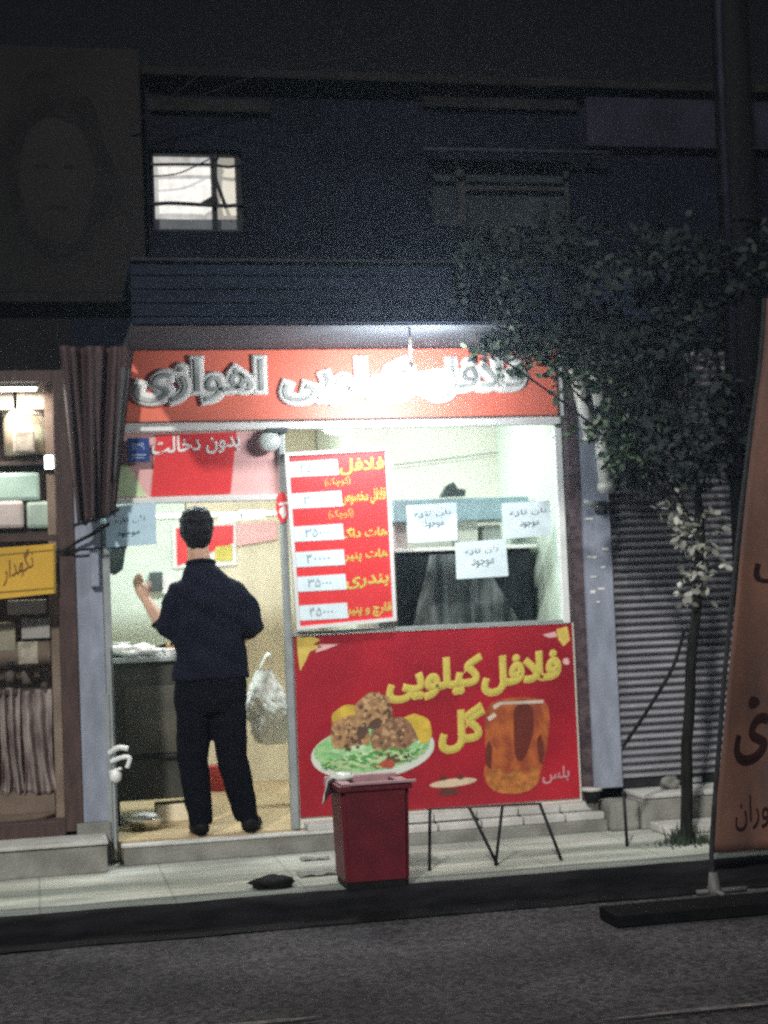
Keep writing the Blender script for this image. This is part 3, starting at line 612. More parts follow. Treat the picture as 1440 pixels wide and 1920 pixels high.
def lamp_light(x, y, z, sx, sy, power, col, name):          # the light a ceiling lamp throws down
    l = bpy.data.lights.new(name, 'AREA'); l.shape = 'RECTANGLE'; l.size = sx; l.size_y = sy; l.energy = power; l.color = col
    o = bpy.data.objects.new(name, l); COL.objects.link(o); o.location = (x, y, z)
lamp_light(1.1, .95, HZ-.078, .70, .20, 52, (.93,1,1), 'ceiling_lamp_light')
lamp_light(2.45, .575, HZ-.078, .60, .15, 10, (.96,1,.98), 'ceiling_lamp_light')
lamp_light(-.345, .085, 2.625, .81, .05, 17, (1,.92,.82), 'shop_lamp_light')
# posters at the back
def flat(name, label, cat, px, Y, m, th=.004):
    q = [at(*p, Y) for p in px]; c = sum(q, Vector())/len(q); return single(name, MB().plate(q, Y, th), m, label, cat, tuple(c))
T = thing('wall_poster', 'white edged red and yellow poster on the back wall beside the head of the man', 'poster', tuple(at(380,1020,2.38)))
part('sheet', MB().plate([at(*p,2.38) for p in ((322,984),(442,976),(444,1060),(324,1066))], 2.385, .004), m_white, T)
part('red_print', MB().plate([at(*p,2.38) for p in ((330,990),(438,984),(438,1018),(332,1062))], 2.382, .002), m_red, T)
part('yellow_print', MB().plate([at(*p,2.38) for p in ((404,1025),(436,1022),(436,1052),(402,1052))], 2.381, .002), m_yellow, T)
flat('wall_banner', 'faded pink strip on the back wall left of the menu board', 'banner', ((444,982),(520,976),(520,1012),(444,1024)), 2.384, m_pink)
T = thing('wall_dispenser', 'dark wedge shaped dispenser on the mint wall under the blue notice', 'dispenser', tuple(at(215,1050,.3)))
mb = MB(); mb.plate([at(*p,.3) for p in ((204,1030),(236,1027),(230,1068),(216,1078),(205,1074))], .28, .09); part('body', mb, m_darkgrey, T)
part('lid', MB().box(at(204,1030,.3).x-.004, at(236,1027,.3).x+.004, .274, .37, at(220,1028,.3).z, at(220,1028,.3).z+.012), m_black, T)
T = thing('wall_intercom', 'small dark device on a white plate on the mint wall beside the raised hand', 'device', tuple(at(292,1092,2.38)))
a, b = at(280,1106,2.38), at(312,1072,2.38); part('plate', MB().box(a.x-.01, b.x+.05, 2.37, 2.385, a.z-.03, b.z-.03, .003), m_white, T); part('body', MB().box(a.x, b.x-.03, 2.33, 2.369, a.z-.01, b.z, .006), m_darkgrey, T)
# counter with cooker front
ct = at(270, 1232, .58)
T = thing('counter', 'dark steel cooking counter at the left inside the doorway', 'counter', (.66, .8, FZ))
m_steel = mat('dark_steel', (.05,.05,.042), .5, metal=0, var=.4, scale=5)
m_steel2 = mat('greasy_steel', (.085,.082,.066), .5, metal=0, var=.4, scale=6)
part('body', MB().box(.42, .96, .60, 1.15, .36, ct.z-.03, .006), m_steel, T)
part('door_panel', MB().box(.50, .80, .590, .599, .62, 1.0, .004), m_steel2, T); part('handle', MB().tube([(.53,.575,.60),(.77,.575,.60)], .008, 8).box(.53,.54,.576,.589,.595,.605).box(.76,.77,.576,.589,.595,.605), m_blackmetal, T)
part('worktop', MB().box(.415, .98, .57, 1.17, ct.z-.029, ct.z, .005), m_grey_alu, T)
mb = MB()
for (x, y) in ((.44,.63),(.94,.63),(.44,1.1),(.94,1.1)): mb = MB().tube([(x,y,FZ),(x,y,.359)], .018, 8); part('leg', mb, m_blackmetal, T, True)
T = thing('dish_stack', 'white dishes stacked at the left end of the dark counter', 'dishes', (.47, .72, ct.z))
for k in range(4): part('dish', MB().rings([((.485,.70,ct.z+k*.022+.001), .035,.035), ((.485,.70,ct.z+k*.022+.012), .06,.06), ((.485,.70,ct.z+k*.022+.020), .065,.065)], 18), m_white, T, True)
single('counter_cloth', MB().ball((.58,.63,ct.z+.03), .14, .05, .045, 24, .7), m_white, 'crumpled white cloth on the front edge of the dark counter', 'cloth', (.58,.63,ct.z), None, True)
T = thing('frying_pan', 'dark round pan on the counter beside the white dishes', 'pan', (.63, .8, ct.z))
part('bowl', MB().rings([((.64,.80,ct.z+.001), .075,.075), ((.64,.80,ct.z+.045), .10,.10), ((.64,.80,ct.z+.05), .10,.10)], 20), m_blackmetal, T, True); part('handle', MB().tube([(.70,.75,ct.z+.045),(.80,.68,ct.z+.07)], .009, 8), m_black, T, True)
T = thing('food_tray', 'white tray of food on the counter next to the waist of the man', 'tray', (.84, .72, ct.z))
part('dish', MB().box(.74, .95, .62, .78, ct.z+.001, ct.z+.04, .012), m_white, T); mb = MB()
for k in range(7): mb.ball((.77+.026*k, .70+.03*math.sin(k*2), ct.z+.05), .022, None, None, 8, .3)
part('filling', mb, m_fal2, T, True)
T = thing('floor_basin', 'shiny metal basin on the floor under the dark counter', 'basin', (.58, .42, FZ))
part('basin', MB().rings([((.58,.38,FZ+.001), .07,.06), ((.58,.38,FZ+.06), .105,.085), ((.58,.38,FZ+.065), .107,.087)], 22), mat('bright_steel', (.7,.7,.7), .18, metal=1, var=.1), T, True)
part('rag', MB().ball((.58,.38,FZ+.075), .07,.05,.02, 14, .5), m_white, T, True)
single('floor_crate', MB().box(.66, .86, .62, .80, FZ+.001, FZ+.10, .008), m_beige, 'tan box on the floor under the dark counter', 'box', (.76,.7,FZ))
# white plastic bag hanging behind the man, and the red can between his legs
c = at(500, 1330, 1.0)
def bagf(u, v):
    t = u*2*math.pi; k = noise.noise((math.cos(t)*1.6, math.sin(t)*1.6, v*2.4)); k2 = abs(noise.noise((math.cos(t)*5+v*3, math.sin(t)*5, v*7+3)))
    r_ = (.028+.098*math.sin(math.pi*min(1, .06+v**1.25*.82)))*(1+.45*k+.35*k2)
    return (c.x+.03*v+r_*math.cos(t), c.y+r_*.6*math.sin(t), c.z+.24-v*.44-.02*k2)
mb = MB(); mb.grid(bagf, 48, 34); mb.ball((c.x+.03, c.y, c.z-.17), .085, .05, .04, 14, .4)
T = thing('plastic_bag', 'crumpled white plastic bag hanging right of the man by the door post', 'bag', (c.x, c.y, c.z-.2)); part('sack', mb, m_bag, T)
part('handle_loop', MB().grid(lambda u, v: (c.x+.05-.09*u+.02*math.sin(u*3), c.y+.02*v, c.z+.22+.10*math.sin(u*3.14)+.02*v), 10, 2), m_bag, T, True, solid=.002)
T = thing('red_bucket', 'dark red bucket on the tan floor seen between the legs of the man', 'bucket', tuple(at(412,1462,2.0)))
b = at(412, 1466, 2.0); b.z = FZ
part('pail', MB().rings([((b.x,b.y,FZ+.001), .07,.07), ((b.x,b.y,FZ+.16), .095,.095), ((b.x,b.y,FZ+.165), .095,.095)], 20), mat('red_plastic', (.42,.03,.04), .4), T, True)
mb = MB(); wire([(b.x-.09,b.y,FZ+.16),(b.x-.06,b.y-.05,FZ+.10),(b.x+.06,b.y-.05,FZ+.10),(b.x+.09,b.y,FZ+.16)], .005, mb); part('bail', mb, m_white, T, True)
# behind the shop window
hz0, hz1 = at(850,975,.5).z, at(850,934,.5).z
T = thing('extractor_hood', 'light blue grey extractor hood behind the window notices', 'hood', (2.4, .6, hz0))
part('canopy', MB().box(at(738,950,.5).x, at(992,945,.5).x, .5, 1.0, hz0, hz1, .006), mat('blue_grey_enamel', (.42,.58,.66), .4), T)
mb = MB(); mb.plate([at(*p,.5) for p in ((826,932),(838,910),(850,904),(858,916),(872,918),(872,930))], .49, .06); part('motor', mb, m_darkgrey, T)
cb = at(800, 1034, .42)
T = thing('display_counter', 'black display counter with crinkled plastic front behind the shop window', 'counter', (2.4, .5, FZ))
part('cabinet', MB().box(at(748,1100,.4).x, at(1003,1100,.4).x, .46, 1.0, FZ+.002, cb.z, .005), mat('black_gloss', (.018,.022,.026), .25, var=.4, scale=5), T)
xa, xb = at(772,1100,.4).x, at(975,1100,.4).x
def crink(u, v):
    t = u-.35; k = noise.noise((t/(.25+v)*6, 2, 0))
    return (xa+(xb-xa)*(.35+t*(.45+.62*v)), .44-.02*k-.015*abs(math.sin(t/(.3+v)*14)), cb.z-.02-v*(cb.z-1.24))
part('plastic_sheet', MB().grid(crink, 60, 10), mat('grey_plastic_film', (.15,.16,.17), .38, col2=(.025,.03,.033), scale=3.2, sharp=(.42,.62), stretch=(5,1,.5)), T, True)
part('top_edge', MB().box(at(736,1030,.4).x, at(1010,1030,.4).x, .425, 1.02, cb.z+.001, cb.z+.022, .004), m_white, T)
single('carton', MB().box(at(862,1000,.6).x, at(898,1000,.6).x, .62, .8, cb.z+.024, at(880,975,.6).z, .004), m_cream, 'cream carton on the display counter between two window notices', 'box', (at(880,1000,.6).x, .7, cb.z+.02))
single('container', MB().box(at(908,1000,.6).x, at(942,1000,.6).x, .62, .78, cb.z+.024, at(925,984,.6).z, .010), mat('grey_box', (.5,.52,.48), .6), 'pale grey container on the display counter right of the cream carton', 'box', (at(925,1000,.6).x, .7, cb.z+.02))
single('pink_box', MB().box(at(742,1000,.6).x, at(764,1000,.6).x, .62, .78, cb.z+.024, at(750,980,.6).z, .006), mat('dull_pink', (.45,.36,.36), .6), 'dull pink box on the display counter just right of the menu board', 'box', (at(752,1000,.6).x, .7, cb.z+.02))
mb = MB(); wire([at(738,872,1.22), at(840,860,1.22), at(950,846,1.22), at(1040,834,1.22)], .003, mb, 6); single('wall_cable', mb, m_darkgrey, 'thin cable slanting across the cream wall behind the shop window', 'cable', tuple(at(880,855,1.22)))

# ------------------------------------------------------------------ the man at the door
def remesh(mb, name, vox, smooth_it=4, loc=(0,0,0)):
    me = mb.mesh(name, loc); o = bpy.data.objects.new(name, me); COL.objects.link(o)
    md = o.modifiers.new('r', 'REMESH'); md.mode = 'VOXEL'; md.voxel_size = vox; md.use_smooth_shade = True
    sm = o.modifiers.new('s', 'SMOOTH'); sm.iterations = smooth_it; sm.factor = .5
    dg = bpy.context.evaluated_depsgraph_get(); dg.update(); m2 = bpy.data.meshes.new_from_object(o.evaluated_get(dg)); m2.name = name
    bpy.data.objects.remove(o); bpy.data.meshes.remove(me); return m2
def mpart(name, me, m, parent):
    o = bpy.data.objects.new(name, me); COL.objects.link(o); o.parent = parent; me.materials.clear(); me.materials.append(m); LOC[o.name] = LOC[parent.name]; return o
YB = .03
def J(px, py, dy=0): return at(px, py, YB+dy)
PL = (J(418,1560).x-.05, YB, FZ)
P = thing('person', 'man seen from behind in navy shirt and black trousers standing in the doorway', 'person', PL)
K = 1/343.
def tor(rows): return [((J(c, y).x, YB+dy, J(c, y).z), hw*K, d) for y, c, hw, d, dy in rows]
body = MB()
body.rings(tor([(1320,394,60,.105,0),(1280,394,64,.11,0),(1235,394,58,.10,0),(1180,391,60,.105,.01),(1130,389,63,.11,.01),(1094,387,52,.090,0),(1078,384,38,.072,0),(1062,378,26,.06,.01),(1050,374,21,.055,.015),(1030,372,20,.055,.02),(1012,370,20,.055,.03)]), 24)
# head, face on the far side
hc = J(368, 992, .03)
body.rings([((hc.x,hc.y,hc.z-.115),.035,.045),((hc.x,hc.y+.01,hc.z-.10),.050,.068),((hc.x,hc.y,hc.z-.06),.066,.085),((hc.x,hc.y,hc.z),.075,.096),((hc.x,hc.y,hc.z+.06),.070,.090),((hc.x,hc.y,hc.z+.095),.048,.062),((hc.x,hc.y,hc.z+.112),.016,.02)], 24)
body.tube([(hc.x, hc.y+.085, hc.z+.02),(hc.x, hc.y+.108, hc.z-.025),(hc.x, hc.y+.088, hc.z-.035)], [.010,.015,.012], 8)      # nose
for s in (-1,1): body.ball((hc.x+s*.078, hc.y+.01, hc.z-.012), .012, .022, .033, 10)                                             # ears
body.tube([(hc.x-.03,hc.y+.082,hc.z-.064),(hc.x,hc.y+.092,hc.z-.062),(hc.x+.03,hc.y+.082,hc.z-.064)], .009, 8)                   # lips
for s in (-1,1): body.tube([(hc.x+s*.012,hc.y+.09,hc.z+.026),(hc.x+s*.045,hc.y+.08,hc.z+.026)], .010, 8)                         # brows
# limbs
shL, elL, wrL = J(336,1090), J(312,1186,.04), J(274,1124,.17)
shR, elR, wrR = J(446,1090), J(471,1172,-.03), J(448,1205,.22)
body.tube([J(342,1106), shL.lerp(elL,.5), elL, elL.lerp(wrL,.35), wrL], [.052,.048,.042,.040,.028], 14)
body.tube([J(438,1106), shR.lerp(elR,.5), elR, elR.lerp(wrR,.35), wrR], [.052,.048,.042,.040,.028], 14)
def hand(wr, d, palm_n, thumb_side, curl):
    d = d.normalized(); side = d.cross(palm_n).normalized()*thumb_side; pn = palm_n.normalized()
    body.tube([wr-d*.02, wr+d*.02, wr+d*.055, wr+d*.085], [.026,.032,.038,.034], 12, True, (1,1))
    for k, ln in enumerate((.070,.078,.072,.056)):
        o = wr + d*.082 + side*(.026-.0175*k)
        b = o + d*ln*.45 + pn*curl*ln*.15; e = b + d*ln*.35 + pn*curl*ln*.35; f_ = e + d*ln*.15 + pn*curl*ln*.35
        body.tube([o-d*.02, o, b, e, f_], [.0095,.0095,.009,.0082,.007], 8)
    o = wr + d*.03 + side*.03; body.tube([o-side*.012, o+side*.018+d*.025+pn*.01, o+side*.026+d*.052+pn*.02], [.012,.011,.008], 8)
hand(wrL, (J(262,1098,.20)-wrL), Vector((.3,.9,.1)), -1, .6)
hand(wrR, (wrR-elR), Vector((-.3,0,-1)), -1, .8)
hpL, knL, anL = J(366,1312), J(361,1425,.02), J(377,1540,.0)
hpR, knR, anR = J(424,1312), J(436,1425,-.01), J(463,1532,0)
for hp, kn, an in ((hpL,knL,anL),(hpR,knR,anR)):
    body.tube([hp, hp.lerp(kn,.5), kn, kn.lerp(an,.35), an, Vector((an.x, an.y, FZ+.04))], [.085,.075,.055,.055,.038,.036], 16)
m_skin = mat('skin', (.50,.30,.21), .55, var=.12, scale=9)
mpart('body', remesh(body, 'body', .0065, 3, PL), m_skin, P)
# shirt
sh_ = MB()
sh_.rings(tor([(1272,396,70,.134,0),(1250,395,68,.130,0),(1225,395,65,.126,0),(1180,392,68,.13,.005),(1130,389,69,.132,.005),(1104,387,62,.118,0),(1086,384,48,.098,0),(1070,380,34,.082,.005),(1060,377,27,.07,.012),(1052,375,25,.066,.015)]), 28)
sh_.tube([J(356,1100), J(337,1110), shL.lerp(elL,.5), elL+Vector((0,0,-.012)), elL+(wrL-elL)*.30], [.056,.060,.066,.066,.058], 16)
sh_.tube([J(424,1100), J(444,1110), shR.lerp(elR,.5), elR+Vector((.008,0,-.01)), elR+(wrR-elR)*.35], [.056,.060,.066,.066,.058], 16)
me = remesh(sh_, 'shirt', .009, 4, PL)
for v in me.vertices:                          # creases that run from the right hip towards the left shoulder
    a = v.co.x*.55+v.co.z*.83
    k = noise.noise((a*16, v.co.x*3, v.co.y*3))*.9 + .5*noise.noise((v.co.x*9, v.co.y*9, v.co.z*7)); v.co += v.normal*k*.017
m_shirt = mat('navy_shirt', (.0085,.0095,.020), .9, spec=.2, var=.3, scale=7, bump=.06, bscale=120)
SHT = mpart('shirt', me, m_shirt, P)
nk = J(376,1052,.015); mb = MB()
mb.tube([(nk.x+.074*math.cos(t), nk.y+.070*math.sin(t), nk.z-.012-.016*math.sin(t)) for t in [2*math.pi*k/20 for k in range(21)]], .010, 8, False)
part('collar', mb, m_shirt, P, True)
tr = MB()
tr.rings(tor([(1240,395,60,.110,0),(1275,395,66,.120,0),(1310,395,69,.124,0),(1335,395,63,.112,0)]), 24)
for hp, kn, an in ((hpL,knL,anL),(hpR,knR,anR)):
    tr.tube([hp, hp.lerp(kn,.5), kn, kn.lerp(an,.5), an+Vector((0,0,-.005)), Vector((an.x,an.y,FZ+.055))], [.102,.096,.084,.077,.064,.062], 18)
me = remesh(tr, 'trousers', .009, 4, PL)
for v in me.vertices: v.co += v.normal*noise.noise((v.co.x*8, v.co.y*8, v.co.z*14))*.007
mpart('trousers', me, mat('black_trousers', (.004,.0045,.0085), .9, spec=.15, var=.3, scale=9), P)
for an, dx in ((anL,-.015),(anR,.05)):
    mb = MB(); d = Vector((dx, .12, 0)); b = Vector((an.x, an.y-.05, FZ))
    mb.tube([b+Vector((0,-.012,.03)), b+Vector((0,0,.04)), b+d*.5+Vector((0,0,.042)), b+d+Vector((0,.02,.034)), b+d*1.3+Vector((0,.05,.024)), b+d*1.45+Vector((0,.06,.02))], [.02,.040,.045,.045,.034,.012], 14)
    for i, (x_, y_, z_) in enumerate(mb.v): mb.v[i] = (x_, y_, max(z_, FZ+.003))
    part('shoe', mb, m_black, P, True)
hr = MB()
hr.rings([((hc.x+.003,hc.y-.03,hc.z-.108),0.0424,0.0315),((hc.x+.003,hc.y-.032,hc.z-.085),0.0636,0.0546),((hc.x,hc.y-.030,hc.z-.045),0.0816,0.0756),((hc.x,hc.y-.018,hc.z+.0),0.0912,0.0945),((hc.x,hc.y-.010,hc.z+.05),0.0922,0.1050),((hc.x+.002,hc.y,hc.z+.095),0.0721,0.0893),((hc.x+.008,hc.y+.01,hc.z+.120),0.0360,0.0525),((hc.x+.01,hc.y+.01,hc.z+.126),0.0106,0.0210)], 26)
me = remesh(hr, 'hair', .006, 2, PL)
for v in me.vertices: v.co += v.normal*(.006*noise.noise(v.co*28)+.004*noise.noise(Vector((v.co.x*70, v.co.y*70, v.co.z*18))))
mpart('hair', me, mat('black_hair', (.014,.015,.017), .5, var=.4, scale=30, stretch=(4,4,1)), P)

# ------------------------------------------------------------------ pavement things
bx, by = 1.518, -1.21
T = thing('rubbish_bin', 'small dark red plastic rubbish bin with a pale rim at the kerb', 'bin', (bx, by, PZ))
mb = MB()
def rbox(mb, w0, w1, z0, z1, bev=.02):
    bm = bmesh.new(); bmesh.ops.create_cube(bm, size=1)
    for v in bm.verts:
        k = (w1 if v.co.z > 0 else w0); v.co = Vector((bx+v.co.x*2*k[0], by+v.co.y*2*k[1], z1 if v.co.z > 0 else z0))
    bmesh.ops.bevel(bm, geom=[e for e in bm.edges if abs(e.verts[0].co.z-e.verts[1].co.z) > .01], offset=bev, segments=3, affect='EDGES'); mb.bm(bm)
rbox(mb, (.150,.135), (.160,.145), PZ+.035, PZ+.445); part('body', mb, m_binred, T)
mb = MB(); rbox(mb, (.146,.129), (.146,.129), PZ+.002, PZ+.034, .015); part('foot', mb, m_black, T)
zt = PZ+.446
mb = MB(); mb.box(bx-.172, bx+.172, by-.155, by-.128, zt, zt+.028, .006); mb.box(bx-.172, bx-.12, by-.127, by+.13, zt, zt+.028, .006); mb.box(bx+.12, bx+.172, by-.127, by+.13, zt, zt+.028, .006)
RM = part('rim', mb, m_binred, T)
mb = MB(); mb.box(bx-.12, bx+.19, by-.165, by-.145, zt+.029, zt+.042, .003); part('rim_edge', mb, m_binrim, RM)
for xa_ in (bx-.155, bx+.115): part('rim_pad', MB().box(xa_, xa_+.05, by-.13, by+.05, zt+.029, zt+.036, .003), m_binrim, RM)
mb = MB(); mb.box(bx-.185, bx+.165, by+.131, by+.165, zt, zt+.045, .006); part('hinge_bar', mb, m_binrim, RM)
mb = MB(); mb.box(bx-.118, bx+.118, by-.126, by+.128, zt-.06, zt-.05); part('inside', mb, m_black, T)
mb = MB(); mb.grid(lambda u, v: (bx-.20+u*.12-.03*v*(1-u), by-.02+.12*math.sin(u*2.2)+.012*noise.noise((u*4,v*4,1)), zt+.052-v*.115*(1-u*.75)+.006*noise.noise((u*6,v*5,7))), 14, 10)
mb2 = MB(); mb2.ball((bx-.11, by+.05, zt+.05), .045, .05, .022, 14, .4)
L_ = thing('bin_liner', 'crumpled white bag hanging over the left edge of the red bin', 'bag', (bx-.15, by, zt)); part('flap', mb, m_bag, L_, True, solid=.003); part('knot', mb2, m_bag, L_, True)
c = atz(665, 1641, PZ)
def scrap(label, px, py, s, m, sd):
    c = atz(px, py, PZ); return single('paper_scrap', MB().grid(lambda u, v: (c.x+(u-.5)*s*1.8, c.y+(v-.5)*s, PZ+.004+.035*s/.1*abs(noise.noise((u*2.3+sd, v*2.3, sd)))), 8, 6), m, label, 'litter', (c.x, c.y, PZ), 'litter on the pavement', True, .002)
scrap('crumpled grey scrap lying on the pavement just left of the red bin', 600, 1640, .12, m_conc, 3)
scrap('flat grey scrap on the pavement behind the left of the red bin', 590, 1612, .08, m_conc, 8)
c = atz(515, 1668, PZ)
single('dark_rag', MB().ball((c.x, c.y+.05, PZ+.02), .10, .06, .035, 14, .5), m_black, 'dark crumpled rag on the kerb left of the red bin', 'rag', (c.x, c.y, PZ), None, True)
# low zigzag rail
T = thing('low_railing', 'low black zigzag metal rail on the pavement in front of the poster', 'railing', (2.3, -.95, PZ))
def bar(p0, p1, Y0=-.93, r=.010):
    a = atz(*p0, PZ) if p0[2:] else None
    return a
RY = -1.0
tops = [at(806,1517,RY), at(880,1514,RY), at(942,1511,RY), at(1012,1507,RY)]
bots = [at(806,1648,RY), at(934,1642,RY), at(930,1644,RY), at(1054,1634,RY)]
for a, b in zip(tops, bots): part('upright', MB().tube([a, (b.x, RY, PZ)], .008, 8), m_blackmetal, T, True)
a, b = tops[0], tops[-1]; part('top_rail', MB().tube([(a.x-.01,RY,a.z),(b.x+.01,RY,b.z)], .005, 8), m_brown, T, True)
a = at(1171,1488,-.75)
single('garden_stake', MB().tube([(a.x,-.75,PZ),(a.x-.004,-.75,a.z)], .009, 8).ball((a.x-.004,-.75,a.z), .013), m_blackmetal, 'thin upright metal stake on the pavement before the rough step', 'stake', (a.x,-.75,PZ), None, True)
# flower pot
c = at(1108, 1500, -.12)
T = thing('plant_pot', 'small dark pot with a pale rim at the foot of the right pier', 'pot', (c.x, -.12, .268))
part('pot', MB().rings([((c.x,-.14,.27), .035,.035), ((c.x,-.14,.335), .052,.052)], 18), m_black, T, True); part('rim', MB().rings([((c.x,-.14,.336), .058,.058), ((c.x,-.14,.352), .06,.06)], 18), m_white_stone, T, True)
# loose stones by the shutter
for k, (x, y, z, r_, lb) in enumerate(((3.46,-.13,.345,.045,'grey rubble lump on the step under the left part of the shutter'), (3.86,-.13,.345,.04,'grey rubble lump on the step right of the tree trunk'))):
    single('loose_stone', MB().ball((x,y,z), r_*1.3, r_, r_*.8, 12, .5), m_conc, lb, 'stone', (x,y,z-.03), 'loose stones on the shutter step', True)

# ------------------------------------------------------------------ pipes, cloth and fittings on the facade
def pipe(label, p0, p1, Y, r_):
    a, b = at(*p0, Y), at(*p1, Y); d = b-a; T = thing('drain_pipe', label, 'pipe', tuple(b), 'white pipes beside the sign')
    part('pipe', MB().tube([a, b], r_, 16), m_pipe, T, True)
    part('collar', MB().tube([b-d*.08, b-d*.02], r_*1.18, 16), m_pipe, T, True)
    for t in (.15, .7):
        c = a+d*t; part('clip', MB().tube([c-d*.02, c+d*.02], r_*1.12, 16).box(c.x-.012, c.x+.012, c.y+r_*.9, .0, c.z-.012, c.z+.012), m_grey_alu, T, True)
pipe('shorter white pipe next to the right end of the sign', (1078,690), (1110,828), -.10, .040)
pipe('longer white pipe next to the shutter, behind tree leaves', (1117,700), (1138,924), -.10, .042)
c = at(1112, 946, -.05)
T = thing('wall_tap', 'stubby metal bracket on the right pier below the pipes', 'bracket', (c.x, -.05, c.z))
part('arm', MB().tube([(c.x-.06,-.10,c.z+.015),(c.x,-.06,c.z),(c.x+.06,-.025,c.z-.025)], [.014,.018,.022], 10), m_grey_alu, T, True); part('plate', MB().box(c.x+.02, c.x+.09, -.032, -.021, c.z-.05, c.z+.02, .003), m_blackmetal, T)
# rolled tarp hanging at the left pier
def tarp(u, v):
    top = at(112+u*140, 652, -.14); bot = at(146+u*70, 985-20*u, -.14); p = top.lerp(bot, v)
    fold = .035*math.sin(u*17+v*1.5)+.02*math.sin(u*37)
    return (p.x, -.17-fold-.05*v*math.sin(u*3.1), p.z+.015*math.sin(u*23)*(v > .97))
T = thing('hanging_tarp', 'maroon tarp gathered in long folds beside the left end of the sign', 'tarp', tuple(at(180,700,-.15)))
part('cloth', MB().grid(tarp, 60, 30), m_tarp, T, True, solid=.004)
mb = MB(); wire([at(138,985,-.22), at(175,975,-.24), at(205,965,-.2), at(222,955,-.1)], .008, mb); part('tie', mb, m_black, T, True)
def fold2(u, v):
    top = at(226+u*18, 690, -.2); bot = at(212+u*6, 905, -.2); p = top.lerp(bot, v); return (p.x, -.2-.02*math.sin(u*6), p.z)
part('grey_fold', MB().grid(fold2, 8, 10), mat('grey_tarp', (.07,.07,.072), .7), T, True, solid=.003)
T = thing('wall_cable', 'black cable strung between the left shop frame and the blue grey pier', 'cable', tuple(at(165,1015,-.06)))
mb = MB(); wire([at(118,1034,-.05), at(145,1016,-.06), at(172,1002,-.06), at(205,982,-.04)], .009, mb); part('cord', mb, m_black, T, True)
mb = MB(); wire([at(110,1034,-.05), at(150,1031,-.06), at(190,1028,-.05)], .006, mb); part('cord', mb, m_black, T, True)
a, b = at(168,1030,-.025), at(186,1100,-.025)
single('meter_box', MB().box(a.x, b.x, -.06, -.021, b.z, a.z, .006), m_pillar, 'narrow grey meter box high on the blue grey pier', 'box', (a.x, -.04, b.z))
c = at(228, 1418, -.08)
T = thing('door_handle', 'bent pale metal handle and lock on the left door post', 'handle', tuple(c))
mb = MB(); wire([at(205,1412,-.06), at(222,1402,-.09), at(240,1404,-.1)], .014, mb); part('lever', mb, m_alu, T, True)
mb = MB(); wire([at(208,1428,-.06), at(230,1420,-.09), at(243,1422,-.1), at(238,1440,-.1)], .012, mb); part('lever', mb, m_alu, T, True)
mb = MB(); mb.ball(at(217,1456,-.07), .032, .028, .034, 14); mb.tube([at(205,1448,-.06), at(228,1441,-.08)], .008, 8); part('lock', mb, m_alu, T, True)

# ------------------------------------------------------------------ left shop goods
def goods(name, label, cat, px, Y0, Y1, m, bev=.012, group='goods in the left shop window'):
    a = [at(*p, Y0) for p in px]; x0, x1 = min(p.x for p in a), max(p.x for p in a); z0, z1 = min(p.z for p in a), max(p.z for p in a)
    return single(name, MB().box(x0, x1, Y0, Y1, z0, z1, bev), m, label, cat, ((x0+x1)/2, Y0, z0), group)
m_kraft = mat('patterned_carton', (.60,.50,.42), .8, col2=(.36,.29,.25), scale=14, sharp=(.42,.58))
goods('carton', 'patterned brown carton at the top right of the left shop window', 'box', ((30,705),(100,768)), .2, .5, m_kraft)
goods('carton', 'wide brown carton at the top left edge of the photo', 'box', ((-90,692),(26,768)), .22, .55, m_kraft)
T = thing('glass_jar', 'pale green glass jar with a white lid in the left shop window', 'jar', tuple(at(55,845,.3)))
c = at(52,850,.3); part('jar', MB().tube([(c.x,.34,c.z-.01),(c.x,.34,c.z+.20)], [.125,.13], 18), mat('pale_green_plastic', (.50,.54,.42), .4, col2=(.25,.19,.14), scale=5, sharp=(.44,.56)), T, True); part('lid', MB().tube([(c.x,.34,c.z+.201),(c.x,.34,c.z+.235)], .132, 18), m_white, T, True)
c = at(-42,850,.3); T = thing('glass_jar', 'pale green glass jar cut by the left edge of the photo', 'jar', tuple(c)); part('jar', MB().tube([(c.x,.34,c.z-.01),(c.x,.34,c.z+.15)], [.10,.11], 18), mat('pale_green_plastic2', (.46,.50,.36), .4, var=.5), T, True); part('lid', MB().tube([(c.x,.34,c.z+.151),(c.x,.34,c.z+.18)], .1, 18), m_kraft, T, True)
c = at(92,866,.10); T = thing('reflection_spot', 'small glowing square added for a white reflection in the left shop window', 'lamp', tuple(c))  # added glowing square imitates a white light reflection
part('lens', MB().box(c.x-.022, c.x+.022, .11, .12, c.z-.035, c.z+.035, .004), mat('spot_white', (.9,.9,.9), .5, emit=(1,.98,.95,12)), T); part('housing', MB().box(c.x-.028, c.x+.028, .121, .16, c.z-.042, c.z+.042, .004).tube([(c.x,.14,c.z+.042),(c.x,.14,2.24)], .006, 6), m_blackmetal, T)
m_aqua = mat('mint_wrap', (.62,.80,.72), .5, var=.2, scale=8); m_pinkb = mat('pink_wrap', (.72,.58,.58), .5, var=.2, scale=8)
goods('package', 'mint green wrapped package on the shelf in the left shop window', 'package', ((-60,888),(76,938)), .16, .34, m_aqua, .02)
goods('package', 'pale pink wrapped package under the mint green package', 'package', ((-40,940),(46,990)), .15, .34, m_pinkb, .02)
goods('package', 'grey green wrapped package right of the pale pink package', 'package', ((49,940),(98,990)), .16, .34, mat('grey_green_wrap', (.50,.58,.52), .5, var=.2), .02)
goods('carton', 'small brown carton standing before the pale green jars', 'box', ((24,806),(66,848)), .13, .18, m_kraft, .012)
T = thing('yellow_sign', 'yellow signboard with brown handwriting in front of the left shop window', 'sign', tuple(at(50,1070,-.06)))
q = [at(-160,1040,-.06), at(104,1019,-.06), at(105,1112,-.06), at(-160,1140,-.06)]
